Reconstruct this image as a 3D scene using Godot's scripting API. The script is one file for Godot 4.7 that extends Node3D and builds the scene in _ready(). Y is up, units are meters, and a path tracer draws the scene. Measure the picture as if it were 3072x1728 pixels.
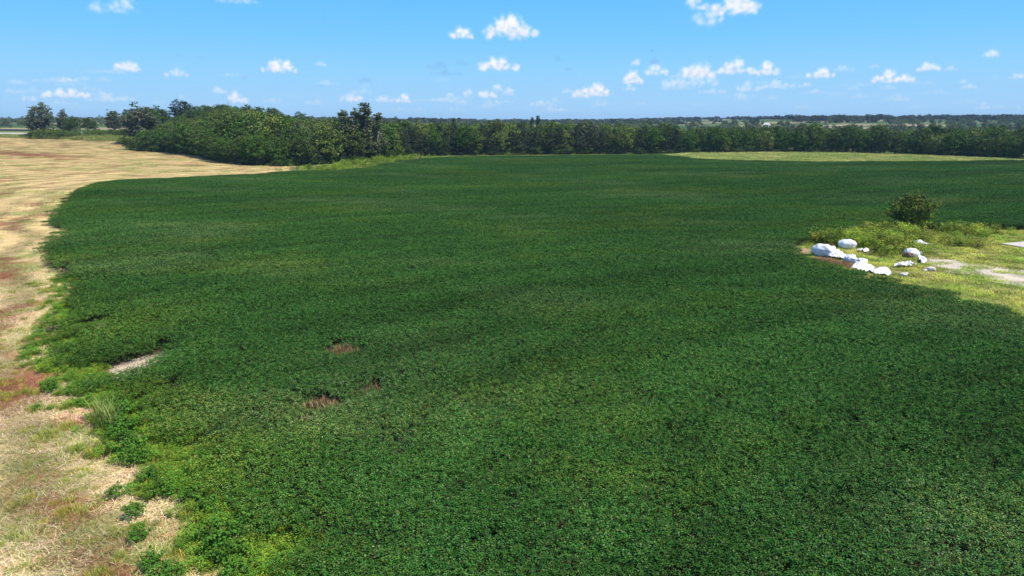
extends Node3D
# Open farmland from a drone: a soybean field, mown hay along its edge, a tree line, far woods, a corner with white film-wrapped bales.
# World: x to the east of the view, d = -z ahead of the camera, metres.

const CAM_H := 13.0
var rng := RandomNumberGenerator.new()
var names := {}
var M := {}
var na := FastNoiseLite.new()
var nb := FastNoiseLite.new()

# ------------------------------------------------------------------ outlines (x, d)
var SOY_EDGE := [-1.0, 6.0, -4.5, 13.0, -6.9, 16.7, -8.3, 18.8, -9.8, 20.1, -11.6, 22.1, -13.4, 23.5, -15.4, 25.8, -17.4, 28.2, -18.8, 30.1, -20.3, 30.5, -22.8, 32.7, -25.3, 35.8, -27.5, 38.8, -30.4, 43.2, -32.9, 48.5, -36.0, 54.0, -38.4, 56.9, -43.3, 62.3, -49.4, 71.5, -53.7, 82.4, -57.9, 85.3, -61.2, 90.2, -67.4, 102.7, -76.4, 119.1, -82.9, 132.7, -87.1, 143.9, -87.1, 151.1, -84.0, 154.7, -78.4, 156.5, -75.3, 159.6]
var SOY_FAR := [-67.7, 167.7, -61.3, 170.2, -60.3, 177.0, -56.5, 181.2, -49.0, 182.6, -44.7, 183.7, -44.0, 191.6, -39.8, 196.3, -40.3, 217.1, -37.5, 232.2, -32.4, 244.0, -24.2, 256.6, -4.4, 260.4, 31.2, 266.1, 56.4, 275.1, 62.8, 259.5, 63.2, 241.9, 74.4, 233.0, 97.3, 228.8, 129.6, 231.6, 158.4, 231.4, 200.0, 231.1, 260.0, 230.0, 260.0, 90.0, 120.0, 86.0]
var NOTCH_BACK := [63.8, 84.4, 60.1, 84.5, 56.8, 84.6, 52.7, 84.7, 48.6, 84.7, 43.7, 83.4, 40.0, 80.7, 36.8, 79.0, 34.2, 76.5, 30.5, 72.0]
var NOTCH_FRONT := [28.4, 68.5, 27.5, 65.3, 28.0, 62.2, 28.1, 58.4, 28.8, 56.3, 30.2, 54.2, 30.5, 53.2, 31.3, 50.9, 32.0, 48.4, 32.9, 46.0, 33.3, 42.7, 34.5, 38.0, 40.0, 30.0]
# front of the tree line: x, d, height of the first row, height of the rows behind it
var LINE := [[-164.1, 296.2, 6.8, 6.6], [-142.2, 286.4, 9.9, 10.1], [-121.4, 269.2, 12.0, 16.2], [-99.0, 233.9, 10.2, 16.4], [-84.0, 219.0, 8.7, 16.3], [-72.2, 213.9, 8.9, 14.8], [-66.8, 220.4, 11.2, 13.8], [-60.3, 229.3, 11.8, 13.3], [-53.0, 238.1, 10.4, 13.3], [-48.8, 252.1, 10.1, 13.2], [-44.1, 267.3, 9.8, 13.0], [-31.5, 278.3, 11.2, 12.9], [2.0, 285.6, 11.5, 13.7], [35.8, 294.9, 11.2, 12.8], [59.9, 297.4, 10.8, 12.4], [88.3, 301.6, 10.6, 11.3], [106.3, 303.7, 10.0, 11.3], [139.8, 301.0, 10.6, 11.7], [165.1, 285.2, 10.8, 11.4], [175.8, 264.1, 10.5, 11.1], [181.0, 245.2, 10.1, 10.8], [198.0, 236.0, 10.1, 10.8]]
# bare spots in the crop: x, d, radius
var BARE := [[-20.3, 35.8, 0.55], [-19.9, 36.5, 0.3], [-21.0, 34.6, 0.25], [-21.6, 33.5, 0.3], [-22.3, 32.4, 0.3], [-19.8, 30.9, 0.42], [-23.0, 31.8, 0.2], [-26.4, 39.4, 0.12], [-26.8, 43.3, 0.15], [-9.9, 37.1, 0.22], [-9.1, 37.0, 0.2], [-9.2, 29.5, 0.16], [-8.4, 29.3, 0.14], [-6.9, 31.2, 0.05], [9.9, 19.6, 0.06], [10.3, 18.1, 0.12], [8.2, 18.0, 0.05], [10.9, 16.7, 0.2], [14.2, 16.3, 0.3], [16.2, 21.9, 0.05], [12.8, 18.3, 0.06], [15.9, 19.3, 0.06]]
# clouds in view: azimuth, elevation, width, height in degrees, density (negative: thin grey wisp)
var CLOUDS := [[-28.30, 7.65, 2.59, 1.09, 0.60], [-20.51, 8.60, 2.89, 0.58, 0.50], [-3.95, 6.66, 1.41, 0.78, 0.85], [0.00, 6.94, 3.20, 1.56, 1.00], [-28.34, 3.75, 1.12, 0.84, 0.80], [-25.15, 3.38, 1.30, 0.50, 0.70], [-18.17, 3.98, 2.26, 0.91, 1.00], [-14.94, 4.34, 0.77, 0.38, 0.50], [-1.05, 4.41, 2.38, 1.19, 1.00], [-31.96, 2.78, 0.81, 0.30, 0.70], [-31.08, 2.90, 0.62, 0.34, 0.45], [-34.88, 2.56, 0.92, 0.33, 0.40], [-29.85, 2.84, 0.83, 0.28, 0.30], [-32.20, 1.82, 2.31, 0.61, 0.85], [-34.31, 1.56, 0.66, 0.60, 0.50], [-29.76, 1.57, 0.84, 0.49, 0.55], [-28.72, 1.59, 1.13, 0.35, 0.60], [-22.46, 2.25, 0.82, 0.44, 0.60], [-21.26, 1.72, 1.12, 0.82, 0.80], [-25.06, 1.78, 0.44, 0.29, 0.30], [-18.72, 1.60, 1.07, 0.38, 0.40], [-15.65, 1.45, 1.40, 0.39, 0.40], [-13.14, 1.77, 0.78, 0.63, 0.50], [-12.52, 1.85, 0.71, 0.71, 0.85], [-10.29, 1.71, 1.11, 0.47, 0.60], [-8.72, 1.72, 0.87, 0.56, 0.80], [-4.99, 2.08, 0.56, 0.32, 0.60], [-3.46, 2.27, 0.80, 0.56, 0.60], [-2.02, 2.15, 1.20, 0.64, 0.80], [-1.22, 2.62, 0.80, 0.56, 0.70], [-0.34, 2.35, 0.64, 0.64, 0.60], [-4.12, 1.50, 0.80, 0.48, 0.30], [-1.87, 1.35, 0.81, 0.48, 0.30], [-24.89, 4.66, 0.43, 0.22, -0.30], [-23.52, 4.60, 0.58, 0.22, -0.30], [-5.96, 4.31, 1.11, 0.63, -0.30], [-5.19, 3.79, 2.22, 0.32, -0.40], [-3.91, 4.52, 1.11, 0.40, -0.30], [-11.69, 3.16, 0.94, 0.39, -0.35], [-15.19, 2.79, 0.54, 0.28, -0.30], [-20.57, 3.25, 0.45, 0.27, -0.25], [14.21, 8.55, 1.65, 1.05, 0.75], [15.30, 7.54, 2.10, 1.35, 0.60], [17.05, 8.30, 3.25, 1.48, 1.00], [9.84, 4.50, 0.55, 0.44, 0.70], [11.41, 3.81, 1.40, 0.78, 0.75], [14.51, 3.83, 2.16, 1.46, 1.00], [14.11, 3.03, 3.72, 0.93, 0.50], [13.06, 2.82, 1.87, 0.94, 0.50], [17.44, 3.92, 2.27, 0.99, 0.80], [19.67, 3.73, 1.42, 0.82, 0.95], [9.61, 3.23, 1.26, 0.79, 0.95], [9.38, 2.60, 0.95, 0.44, 0.60], [6.63, 2.26, 2.87, 0.80, 0.90], [4.49, 2.38, 0.80, 0.32, 0.50], [23.42, 3.38, 1.61, 0.58, 0.95], [24.78, 3.73, 1.30, 0.36, 0.50], [26.76, 3.85, 0.71, 0.26, 0.30], [28.05, 2.96, 2.25, 0.70, 1.00], [30.16, 3.62, 1.37, 0.48, 0.80], [31.63, 3.53, 0.68, 0.34, 0.50], [33.65, 4.34, 1.25, 0.39, 0.75], [35.35, 2.92, 0.78, 0.33, 0.70], [32.31, 2.67, 0.41, 0.27, 0.50], [32.70, 2.31, 0.81, 0.27, 0.50], [18.28, 2.48, 1.45, 0.61, 0.60], [20.40, 2.64, 2.25, 0.53, 0.55], [22.41, 2.67, 0.74, 0.37, 0.50], [25.63, 2.40, 0.58, 0.26, 0.40], [15.80, 2.31, 1.70, 0.39, 0.50], [17.89, 1.80, 0.92, 0.54, 0.30], [23.07, 2.17, 1.18, 0.30, 0.40], [7.06, 1.41, 1.44, 0.56, 0.30], [3.54, 1.69, 0.80, 0.40, 0.30], [30.83, 2.02, 1.38, 0.28, 0.30], [20.05, 1.78, 0.91, 0.30, 0.30], [26.15, 1.81, 1.01, 0.29, 0.30], [11.30, 4.51, 0.78, 0.47, -0.35], [4.53, 4.10, 0.55, 0.29, -0.30], [3.62, 4.86, 0.47, 0.39, -0.25]]
var soy_poly: PackedVector2Array
var yard_poly: PackedVector2Array
var gravel_poly: PackedVector2Array
var strip_poly: PackedVector2Array
var thicket_poly: PackedVector2Array
var hay_poly: PackedVector2Array

func _ready():
	rng.seed = 7
	na.seed = 3; na.frequency = 1.0; na.fractal_octaves = 3; na.noise_type = FastNoiseLite.TYPE_SIMPLEX_SMOOTH
	nb.seed = 11; nb.frequency = 1.0; nb.fractal_type = FastNoiseLite.FRACTAL_NONE; nb.noise_type = FastNoiseLite.TYPE_SIMPLEX_SMOOTH
	# ---- camera, sky, sun, exposure
	var cam := Camera3D.new()
	cam.name = "camera"
	add_child(cam)
	cam.position = Vector3(0, CAM_H, 0)
	cam.rotation_degrees = Vector3(-13.64, 0, 0)
	cam.fov = 45.76
	cam.near = 0.2
	cam.far = 12000.0
	cam.current = true
	var env := Environment.new()
	env.background_mode = Environment.BG_SKY
	var sky := Sky.new()
	var sky_mat := PanoramaSkyMaterial.new()
	sky_mat.panorama = make_sky()
	sky.sky_material = sky_mat
	env.sky = sky
	env.background_energy_multiplier = 0.78
	env.tonemap_mode = Environment.TONE_MAPPER_LINEAR
	env.tonemap_exposure = 1.32
	env.sdfgi_enabled = true
	env.ssao_enabled = true
	env.ssil_enabled = true
	env.fog_enabled = true
	env.fog_density = 0.00011
	env.fog_light_color = Color(0.70, 0.83, 1.0)
	var we := WorldEnvironment.new()
	we.name = "world_environment"
	we.environment = env
	add_child(we)
	var sun := DirectionalLight3D.new()
	sun.name = "sun"
	add_child(sun)
	var az := deg_to_rad(104.0)
	var el := deg_to_rad(59.0)
	sun.look_at_from_position(Vector3(sin(az) * cos(el), sin(el), -cos(az) * cos(el)) * 100.0, Vector3.ZERO)
	sun.light_energy = 1.6
	sun.light_color = Color(1.0, 0.955, 0.88)
	sun.light_angular_distance = 0.53
	sun.shadow_enabled = true
	print("sky ", Time.get_ticks_msec())
	materials()
	outlines()
	# ---- large structure
	build_ground()
	print("ground ", Time.get_ticks_msec())
	build_crop()
	print("crop ", Time.get_ticks_msec())
	build_stubble()
	build_verges()
	print("verges ", Time.get_ticks_msec())
	build_trees()
	print("trees ", Time.get_ticks_msec())
	build_far()
	print("far ", Time.get_ticks_msec())
	# ---- objects
	build_yard()
	build_far_objects()
	build_edge_weeds()
	print("done ", Time.get_ticks_msec())

# ------------------------------------------------------------------ small helpers
func numbered(n: String) -> String:
	var k: int = names.get(n, 0)
	names[n] = k + 1
	return n if k == 0 else "%s_%03d" % [n, k]

func tag(o: Node, label: String, category := "", group := "", kind := ""):
	if label: o.set_meta("label", label)
	if category: o.set_meta("category", category)
	if group: o.set_meta("group", group)
	if kind: o.set_meta("kind", kind)

func thing(called: String, at: Vector3, label: String, category: String, group := "") -> Node3D:
	var o := Node3D.new()
	o.name = numbered(called)
	add_child(o)
	o.position = at
	tag(o, label, category, group)
	return o

func part(called: String, mesh: Mesh, mat: Material, parent: Node) -> MeshInstance3D:
	var o := MeshInstance3D.new()
	o.name = called
	o.mesh = mesh
	o.material_override = mat
	parent.add_child(o, true)
	return o

func sstep(a: float, b: float, x: float) -> float:
	var t := clampf((x - a) / (b - a), 0.0, 1.0)
	return t * t * (3.0 - 2.0 * t)

func lie(x: float, d: float) -> float:   # height of the land
	var h := sstep(330, 1000, d) * 9.5 + sstep(900, 2600, d) * 5.5
	h += 3.5 * sstep(200, 430, d) * sstep(-60, -200, x)
	h += 10.0 * exp(-pow((x + 165.0) / 75.0, 2) - pow((d - 400.0) / 60.0, 2))
	h += 8.0 * sstep(200, 600, x) * sstep(800, 1300, d)
	h += 0.3 * sin(x * 0.035 + 0.6) * sin(d * 0.03 + 1.0) * sstep(30, 90, d)
	return h

func at(x: float, d: float, up := 0.0) -> Vector3:
	return Vector3(x, lie(x, d) + up, -d)

func poly(a: Array) -> PackedVector2Array:
	var p := PackedVector2Array()
	for i in range(0, a.size(), 2): p.append(Vector2(a[i], a[i + 1]))
	return p

func inside(p: PackedVector2Array, x: float, d: float) -> bool:
	return Geometry2D.is_point_in_polygon(Vector2(x, d), p) and Geometry2D.is_point_in_polygon(Vector2(x + 0.0131, d + 0.0217), p)

func rnd(a: float, b: float) -> float:
	return rng.randf_range(a, b)

func dir3() -> Vector3:
	var z := rnd(-1, 1)
	var t := rnd(0, TAU)
	var r := sqrt(1.0 - z * z)
	return Vector3(r * cos(t), z, r * sin(t))

func edge_distance(p: PackedVector2Array, x: float, d: float, closed := false) -> float:
	var q := Vector2(x, d)
	var best := 1e9
	for i in p.size() - (0 if closed else 1):
		var c := Geometry2D.get_closest_point_to_segment(q, p[i], p[(i + 1) % p.size()])
		best = minf(best, c.distance_squared_to(q))
	return sqrt(best)

class Shape:   # triangles with a colour for each corner
	var v := PackedVector3Array()
	var c := PackedColorArray()
	func tri(a: Vector3, b: Vector3, d: Vector3, col: Color):
		v.append(a); v.append(b); v.append(d)
		c.append(col); c.append(col); c.append(col)
	func leaf(p: Vector3, along: Vector3, n: Vector3, l: float, w: float, col: Color):
		var side := along.cross(n).normalized() * w * 0.5
		var m := p + along * l * 0.45 + n * w * 0.12
		var tip := p + along * l - n * l * 0.08
		tri(p, m + side, tip, col)
		tri(p, tip, m - side, col)
	func blade(p: Vector3, top: Vector3, bend: Vector3, w: Vector3, col: Color):
		var m := p.lerp(top, 0.55) + bend
		tri(p - w, m - w * 0.8, p + w, col)
		tri(p + w, m - w * 0.8, m + w * 0.8, col)
		tri(m - w * 0.8, top, m + w * 0.8, col)
	func tube(a: Vector3, b: Vector3, ra: float, rb: float, col: Color, n := 6):
		var ax := (b - a).normalized()
		var u := ax.cross(Vector3(0.31, 0.17, 0.93)).normalized()
		var w := ax.cross(u)
		for i in n:
			var t0 := TAU * i / n
			var t1 := TAU * (i + 1) / n
			var e0 := u * cos(t0) + w * sin(t0)
			var e1 := u * cos(t1) + w * sin(t1)
			tri(a + e0 * ra, b + e0 * rb, b + e1 * rb, col)
			tri(a + e0 * ra, b + e1 * rb, a + e1 * ra, col)
	func box(o: Vector3, s: Vector3, col: Color):
		var h := s * 0.5
		for k in 3:
			for sg in [-1.0, 1.0]:
				var n := Vector3.ZERO; n[k] = h[k] * sg
				var a := Vector3.ZERO; a[(k + 1) % 3] = h[(k + 1) % 3]
				var b := Vector3.ZERO; b[(k + 2) % 3] = h[(k + 2) % 3]
				if sg > 0: var q := a; a = b; b = q
				tri(o + n - a - b, o + n + a - b, o + n + a + b, col)
				tri(o + n - a - b, o + n + a + b, o + n - a + b, col)
	func mesh() -> ArrayMesh:
		var arr := []
		arr.resize(Mesh.ARRAY_MAX)
		arr[Mesh.ARRAY_VERTEX] = v
		arr[Mesh.ARRAY_COLOR] = c
		var m := ArrayMesh.new()
		m.add_surface_from_arrays(Mesh.PRIMITIVE_TRIANGLES, arr)
		return m

func noise_tex(freq: float, octaves: int, seed_: int, lo: float, hi: float, size := 512) -> ImageTexture:
	var n := FastNoiseLite.new()
	n.seed = seed_; n.frequency = freq; n.fractal_octaves = octaves
	n.noise_type = FastNoiseLite.TYPE_SIMPLEX_SMOOTH
	var im := n.get_seamless_image(size, size)
	im.convert(Image.FORMAT_L8)
	var b := im.get_data()
	for i in b.size(): b[i] = int(255.0 * (lo + (hi - lo) * b[i] / 255.0))
	return ImageTexture.create_from_image(Image.create_from_data(size, size, false, Image.FORMAT_L8, b))

func leafy(back: Color, rough := 0.55, spec := 0.5) -> StandardMaterial3D:
	var m := StandardMaterial3D.new()
	m.vertex_color_use_as_albedo = true
	m.cull_mode = BaseMaterial3D.CULL_DISABLED
	m.roughness = rough
	m.metallic_specular = spec
	if back.r + back.g + back.b > 0.0:
		m.backlight_enabled = true
		m.backlight = back
	return m

func tinted(m: StandardMaterial3D, r: float, g: float, b: float) -> StandardMaterial3D:   # linear factors up to 1
	var k: StandardMaterial3D = m.duplicate()
	k.albedo_color = Color(r, g, b).linear_to_srgb()
	return k

func plain(r: float, g: float, b: float, rough := 0.85) -> StandardMaterial3D:
	var m := StandardMaterial3D.new()
	m.albedo_color = Color(r, g, b).linear_to_srgb()
	m.roughness = rough
	m.cull_mode = BaseMaterial3D.CULL_DISABLED
	return m

func materials():
	M.soy = leafy(Color(0.10, 0.22, 0.03), 0.5, 0.10)
	M.straw = leafy(Color(0, 0, 0), 0.85, 0.12)
	M.grass = leafy(Color(0.34, 0.42, 0.10), 0.65, 0.25)
	M.leaf = leafy(Color(0.26, 0.36, 0.08), 0.65, 0.22)
	M.bark = leafy(Color(0, 0, 0), 0.9, 0.2)
	var g := StandardMaterial3D.new()
	g.vertex_color_use_as_albedo = true
	g.albedo_texture = noise_tex(0.03, 5, 5, 0.74, 1.0)
	g.uv1_triplanar = true
	g.uv1_world_triplanar = true
	g.uv1_scale = Vector3.ONE * 0.31
	g.roughness = 0.95
	g.metallic_specular = 0.2
	M.ground = g
	var f := plain(0.88, 0.88, 0.88, 0.42)
	f.albedo_texture = noise_tex(0.02, 5, 31, 0.84, 1.0, 256)
	f.backlight_enabled = true
	f.backlight = Color(0.2, 0.2, 0.2)
	f.heightmap_enabled = false
	var nt := FastNoiseLite.new()
	nt.seed = 4; nt.frequency = 0.02; nt.fractal_octaves = 4
	var im := nt.get_seamless_image(256, 256)
	im.bump_map_to_normal_map(3.0)
	f.normal_enabled = true
	f.normal_texture = ImageTexture.create_from_image(im)
	f.normal_scale = 1.2
	f.uv1_triplanar = true
	f.uv1_world_triplanar = true
	f.uv1_scale = Vector3.ONE * 0.9
	M.film = f
	var co := plain(0.62, 0.55, 0.50, 0.9)
	co.albedo_texture = noise_tex(0.05, 4, 9, 0.82, 1.0, 256)
	co.uv1_triplanar = true
	co.uv1_world_triplanar = true
	M.concrete = co
	M.stone = plain(0.55, 0.52, 0.47, 0.9)
	M.white = plain(0.80, 0.79, 0.76, 0.7)
	M.roof = plain(0.55, 0.55, 0.56, 0.6)
	M.dark = plain(0.05, 0.05, 0.06, 0.6)
	M.fence = plain(0.055, 0.05, 0.07, 0.7)
	M.wood = plain(0.42, 0.38, 0.32, 0.9)
	M.steel = plain(0.30, 0.31, 0.33, 0.6)
	M.bird = plain(0.03, 0.03, 0.035, 0.7)

func outlines():
	soy_poly = poly(SOY_EDGE + SOY_FAR + NOTCH_BACK + NOTCH_FRONT + [60.0, 6.0])
	yard_poly = poly(NOTCH_BACK + NOTCH_FRONT + [60.0, 6.0, 110.0, 10.0, 120.0, 86.0])
	gravel_poly = poly([39.6, 64.2, 40.4, 65.2, 41.9, 65.4, 42.9, 64.7, 42.9, 62.6, 44.5, 62.3, 46.0, 59.6, 52.0, 57.0, 52.0, 50.0, 44.0, 52.0, 41.3, 53.6, 40.6, 55.3, 41.0, 57.6, 40.3, 59.2, 39.0, 59.2, 39.8, 61.8])
	strip_poly = poly([58.0, 276.0, 62.8, 259.5, 63.2, 241.9, 74.4, 233.0, 97.3, 228.8, 129.6, 231.6, 158.4, 231.4, 190.0, 231.0, 184.0, 244.0, 177.0, 262.0, 166.0, 283.0, 140.0, 299.0, 106.0, 302.0, 74.0, 298.0])
	thicket_poly = poly([-66.0, 216.0, -60.3, 177.5, -44.7, 184.2, -40.0, 196.8, -40.9, 217.1, -38.0, 232.2, -33.0, 244.0, -24.2, 257.5, -5.0, 261.5, 30.0, 267.0, 40.0, 294.0, 2.0, 285.0, -31.0, 277.0, -44.0, 266.0, -52.0, 237.0])
	hay_poly = poly([-1.0, 6.0] + SOY_EDGE + [-67.7, 167.7, -61.3, 170.2, -60.3, 177.0, -67.0, 214.0, -72.2, 213.9, -84.0, 219.0, -99.0, 233.9, -121.4, 269.2, -142.2, 286.4, -164.1, 296.2, -183.6, 329.6, -200.8, 333.2, -221.9, 342.6, -248.5, 360.0, -308.8, 421.5, -420.0, 500.0, -420.0, 6.0])

# ------------------------------------------------------------------ sky
func make_sky() -> ImageTexture:
	var w := 4096
	var h := 2048
	var stops := [[0.0, 170, 215, 249], [1.5, 165, 213, 251], [4.0, 148, 211, 254], [6.5, 124, 202, 254], [9.5, 106, 192, 253], [18.0, 84, 168, 240], [40.0, 60, 134, 220], [90.0, 44, 104, 196]]
	var data := PackedByteArray()
	for y in h / 2:
		var e := 90.0 - (y + 0.5) * 180.0 / h
		var row := PackedByteArray()
		var k := 0
		while k < stops.size() - 2 and e > stops[k + 1][0]: k += 1
		var t: float = (e - stops[k][0]) / (stops[k + 1][0] - stops[k][0])
		for c in 3: row.append(int(lerpf(stops[k][c + 1], stops[k + 1][c + 1], t) + 0.5))
		while row.size() < w * 3: row.append_array(row)
		data.append_array(row)
	var low := PackedByteArray([120, 140, 120])
	while low.size() < w * 3 * h / 2: low.append_array(low)
	data.append_array(low)
	var r2 := RandomNumberGenerator.new()
	r2.seed = 21
	var all := CLOUDS.duplicate()
	for k in 70:   # the same fair-weather clouds all round
		var a := r2.randf_range(44, 316)
		var e := pow(r2.randf(), 1.8) * 50.0 + 1.2
		var s := 0.5 + e * 0.22
		all.append([a, e, s * r2.randf_range(1.2, 2.6), s * r2.randf_range(0.5, 0.9), r2.randf_range(0.4, 1.0)])
	for k in 260:   # faint small ones low over the horizon
		all.append([r2.randf_range(0, 360), 0.9 + 2.6 * pow(r2.randf(), 1.3), r2.randf_range(0.6, 2.2), r2.randf_range(0.2, 0.42), r2.randf_range(0.15, 0.42)])
	var fn := FastNoiseLite.new()
	fn.seed = 9; fn.frequency = 1.0; fn.fractal_octaves = 4; fn.fractal_gain = 0.55
	var ppd := w / 360.0
	var n := 0
	for cl in all:
		n += 1
		var ca: float = fposmod(cl[0], 360.0)
		var hw: float = cl[2] * 0.68
		var hh: float = cl[3] * 0.68
		var puffs := []
		var count := 5 + int(clampf(cl[2] / cl[3], 1.0, 4.0) * 2.5)
		for k in count:
			var u := r2.randf_range(-0.85, 0.85)
			var r := hh * r2.randf_range(0.45, 0.95) * (1.0 - 0.45 * absf(u))
			puffs.append(Vector3(u * hw, -hh * 0.55 + r * 0.6 + (1.0 - absf(u)) * hh * r2.randf_range(0.0, 0.9), r))
		var x0 := int((ca - hw * 1.6) * ppd)
		var x1 := int((ca + hw * 1.6) * ppd) + 1
		var y0 := int((90.0 - cl[1] - hh * 2.2) * ppd)
		var y1 := int((90.0 - cl[1] + hh * 1.6) * ppd) + 1
		var op: float = absf(cl[4])
		var soft := 0.8 if op > 0.75 else 1.15
		for y in range(maxi(y0, 0), mini(y1, h / 2 - 1)):
			for x in range(x0, x1):
				var da := (x + 0.5) / ppd - ca
				var de: float = 90.0 - (y + 0.5) / ppd - cl[1]
				var f := -1.0
				for p in puffs:
					var dx: float = da - p.x
					var dy: float = (de - p.y) * (1.0 if de > p.y else 1.35)
					f = maxf(f, 1.0 - sqrt(dx * dx + dy * dy) / p.z)
				f = maxf(f, 0.75 - sqrt(pow(da / (hw * 0.85), 2) + pow((de + hh * 0.15) / (hh * (0.75 if de > -hh * 0.15 else 0.45)), 2)))
				if f < -0.6: continue
				var fine := fn.get_noise_2d(da * 1.5 / hh + n * 3.7, de * 1.5 / hh)
				f += fine * 0.55
				var al := sstep(-0.22, soft, f) * minf(1.0, op * 1.15)
				if al < 0.01: continue
				var body := clampf(0.62 + 0.45 * de / hh + 0.7 * fine, 0.0, 1.0)
				var cr := lerpf(208, 253, body)
				var cg := lerpf(222, 252, body)
				var cb := lerpf(247, 254, body)
				if cl[4] < 0.0:
					cr = 128; cg = 172; cb = 226
				var i := (y * w + posmod(x, w)) * 3
				data[i] = int(lerpf(data[i], cr, al))
				data[i + 1] = int(lerpf(data[i + 1], cg, al))
				data[i + 2] = int(lerpf(data[i + 2], cb, al))
	return ImageTexture.create_from_image(Image.create_from_data(w, h, false, Image.FORMAT_RGB8, data))

# ------------------------------------------------------------------ ground
func mixc(a: Color, b: Color, t: float) -> Color:
	return a.lerp(b, clampf(t, 0.0, 1.0))

var hay_dist := PackedFloat32Array()
func hay_prepare():
	var e := poly(SOY_EDGE.slice(4) + [-67.7, 167.7, -61.3, 170.2, -40.0, 196.0])
	for j in 150:
		for i in 120:
			hay_dist.append(edge_distance(e, -360.0 + i * 3.0, 9.0 + j * 3.0))

func hay_from_edge(x: float, d: float) -> float:
	var fi := clampf((x + 360.0) / 3.0, 0.0, 118.9)
	var fj := clampf((d - 9.0) / 3.0, 0.0, 148.9)
	var i := int(fi)
	var j := int(fj)
	var a := lerpf(hay_dist[j * 120 + i], hay_dist[j * 120 + i + 1], fi - i)
	var b := lerpf(hay_dist[(j + 1) * 120 + i], hay_dist[(j + 1) * 120 + i + 1], fi - i)
	return lerpf(a, b, fj - j)

# how the mown hay lies: x = green share, y = brown share, z = pale swath
func hay_mix(x: float, d: float) -> Vector3:
	var e := hay_from_edge(x, d)
	var wob := na.get_noise_2d(x * 0.03, d * 0.03) * 1.4
	var s := 0.5 + 0.5 * sin((e + wob) * TAU / (4.4 if d < 120.0 else 7.5))
	var green := clampf(0.20 - 0.16 * (1.0 - sstep(30, 90, d)) + 0.8 * na.get_noise_2d(x * 0.045 + 50.0, d * 0.045) + 0.25 * na.get_noise_2d(x * 0.5, d * 0.5) + 0.28 * exp(-pow((e - 2.2) / 2.2, 2)), 0.0, 1.0)
	var brown := clampf(-0.14 + 0.34 * (1.0 - s) + 1.0 * na.get_noise_2d(x * 0.06 - 90.0, d * 0.06) + 0.3 * na.get_noise_2d(x * 0.7 + 20.0, d * 0.7), 0.0, 1.0)
	# long red-brown strip on the rise
	var t := Vector2(x, d) - Vector2(-186.0, 268.0)
	var al := t.dot(Vector2(0.84, -0.54))
	var ac := t.dot(Vector2(0.54, 0.84))
	brown = maxf(brown, 1.25 * exp(-pow(al / 34.0, 2) - pow((ac + 2.0 * wob) / 7.5, 2)))
	# reddish thatch on the verge by the bare sand
	var q := Vector2(x + 25.2, d - 32.0)
	brown = maxf(brown, 1.6 * exp(-(q.x * q.x) / 5.0 - (q.y * q.y) / 8.0))
	return Vector3(green, brown, s)

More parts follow.
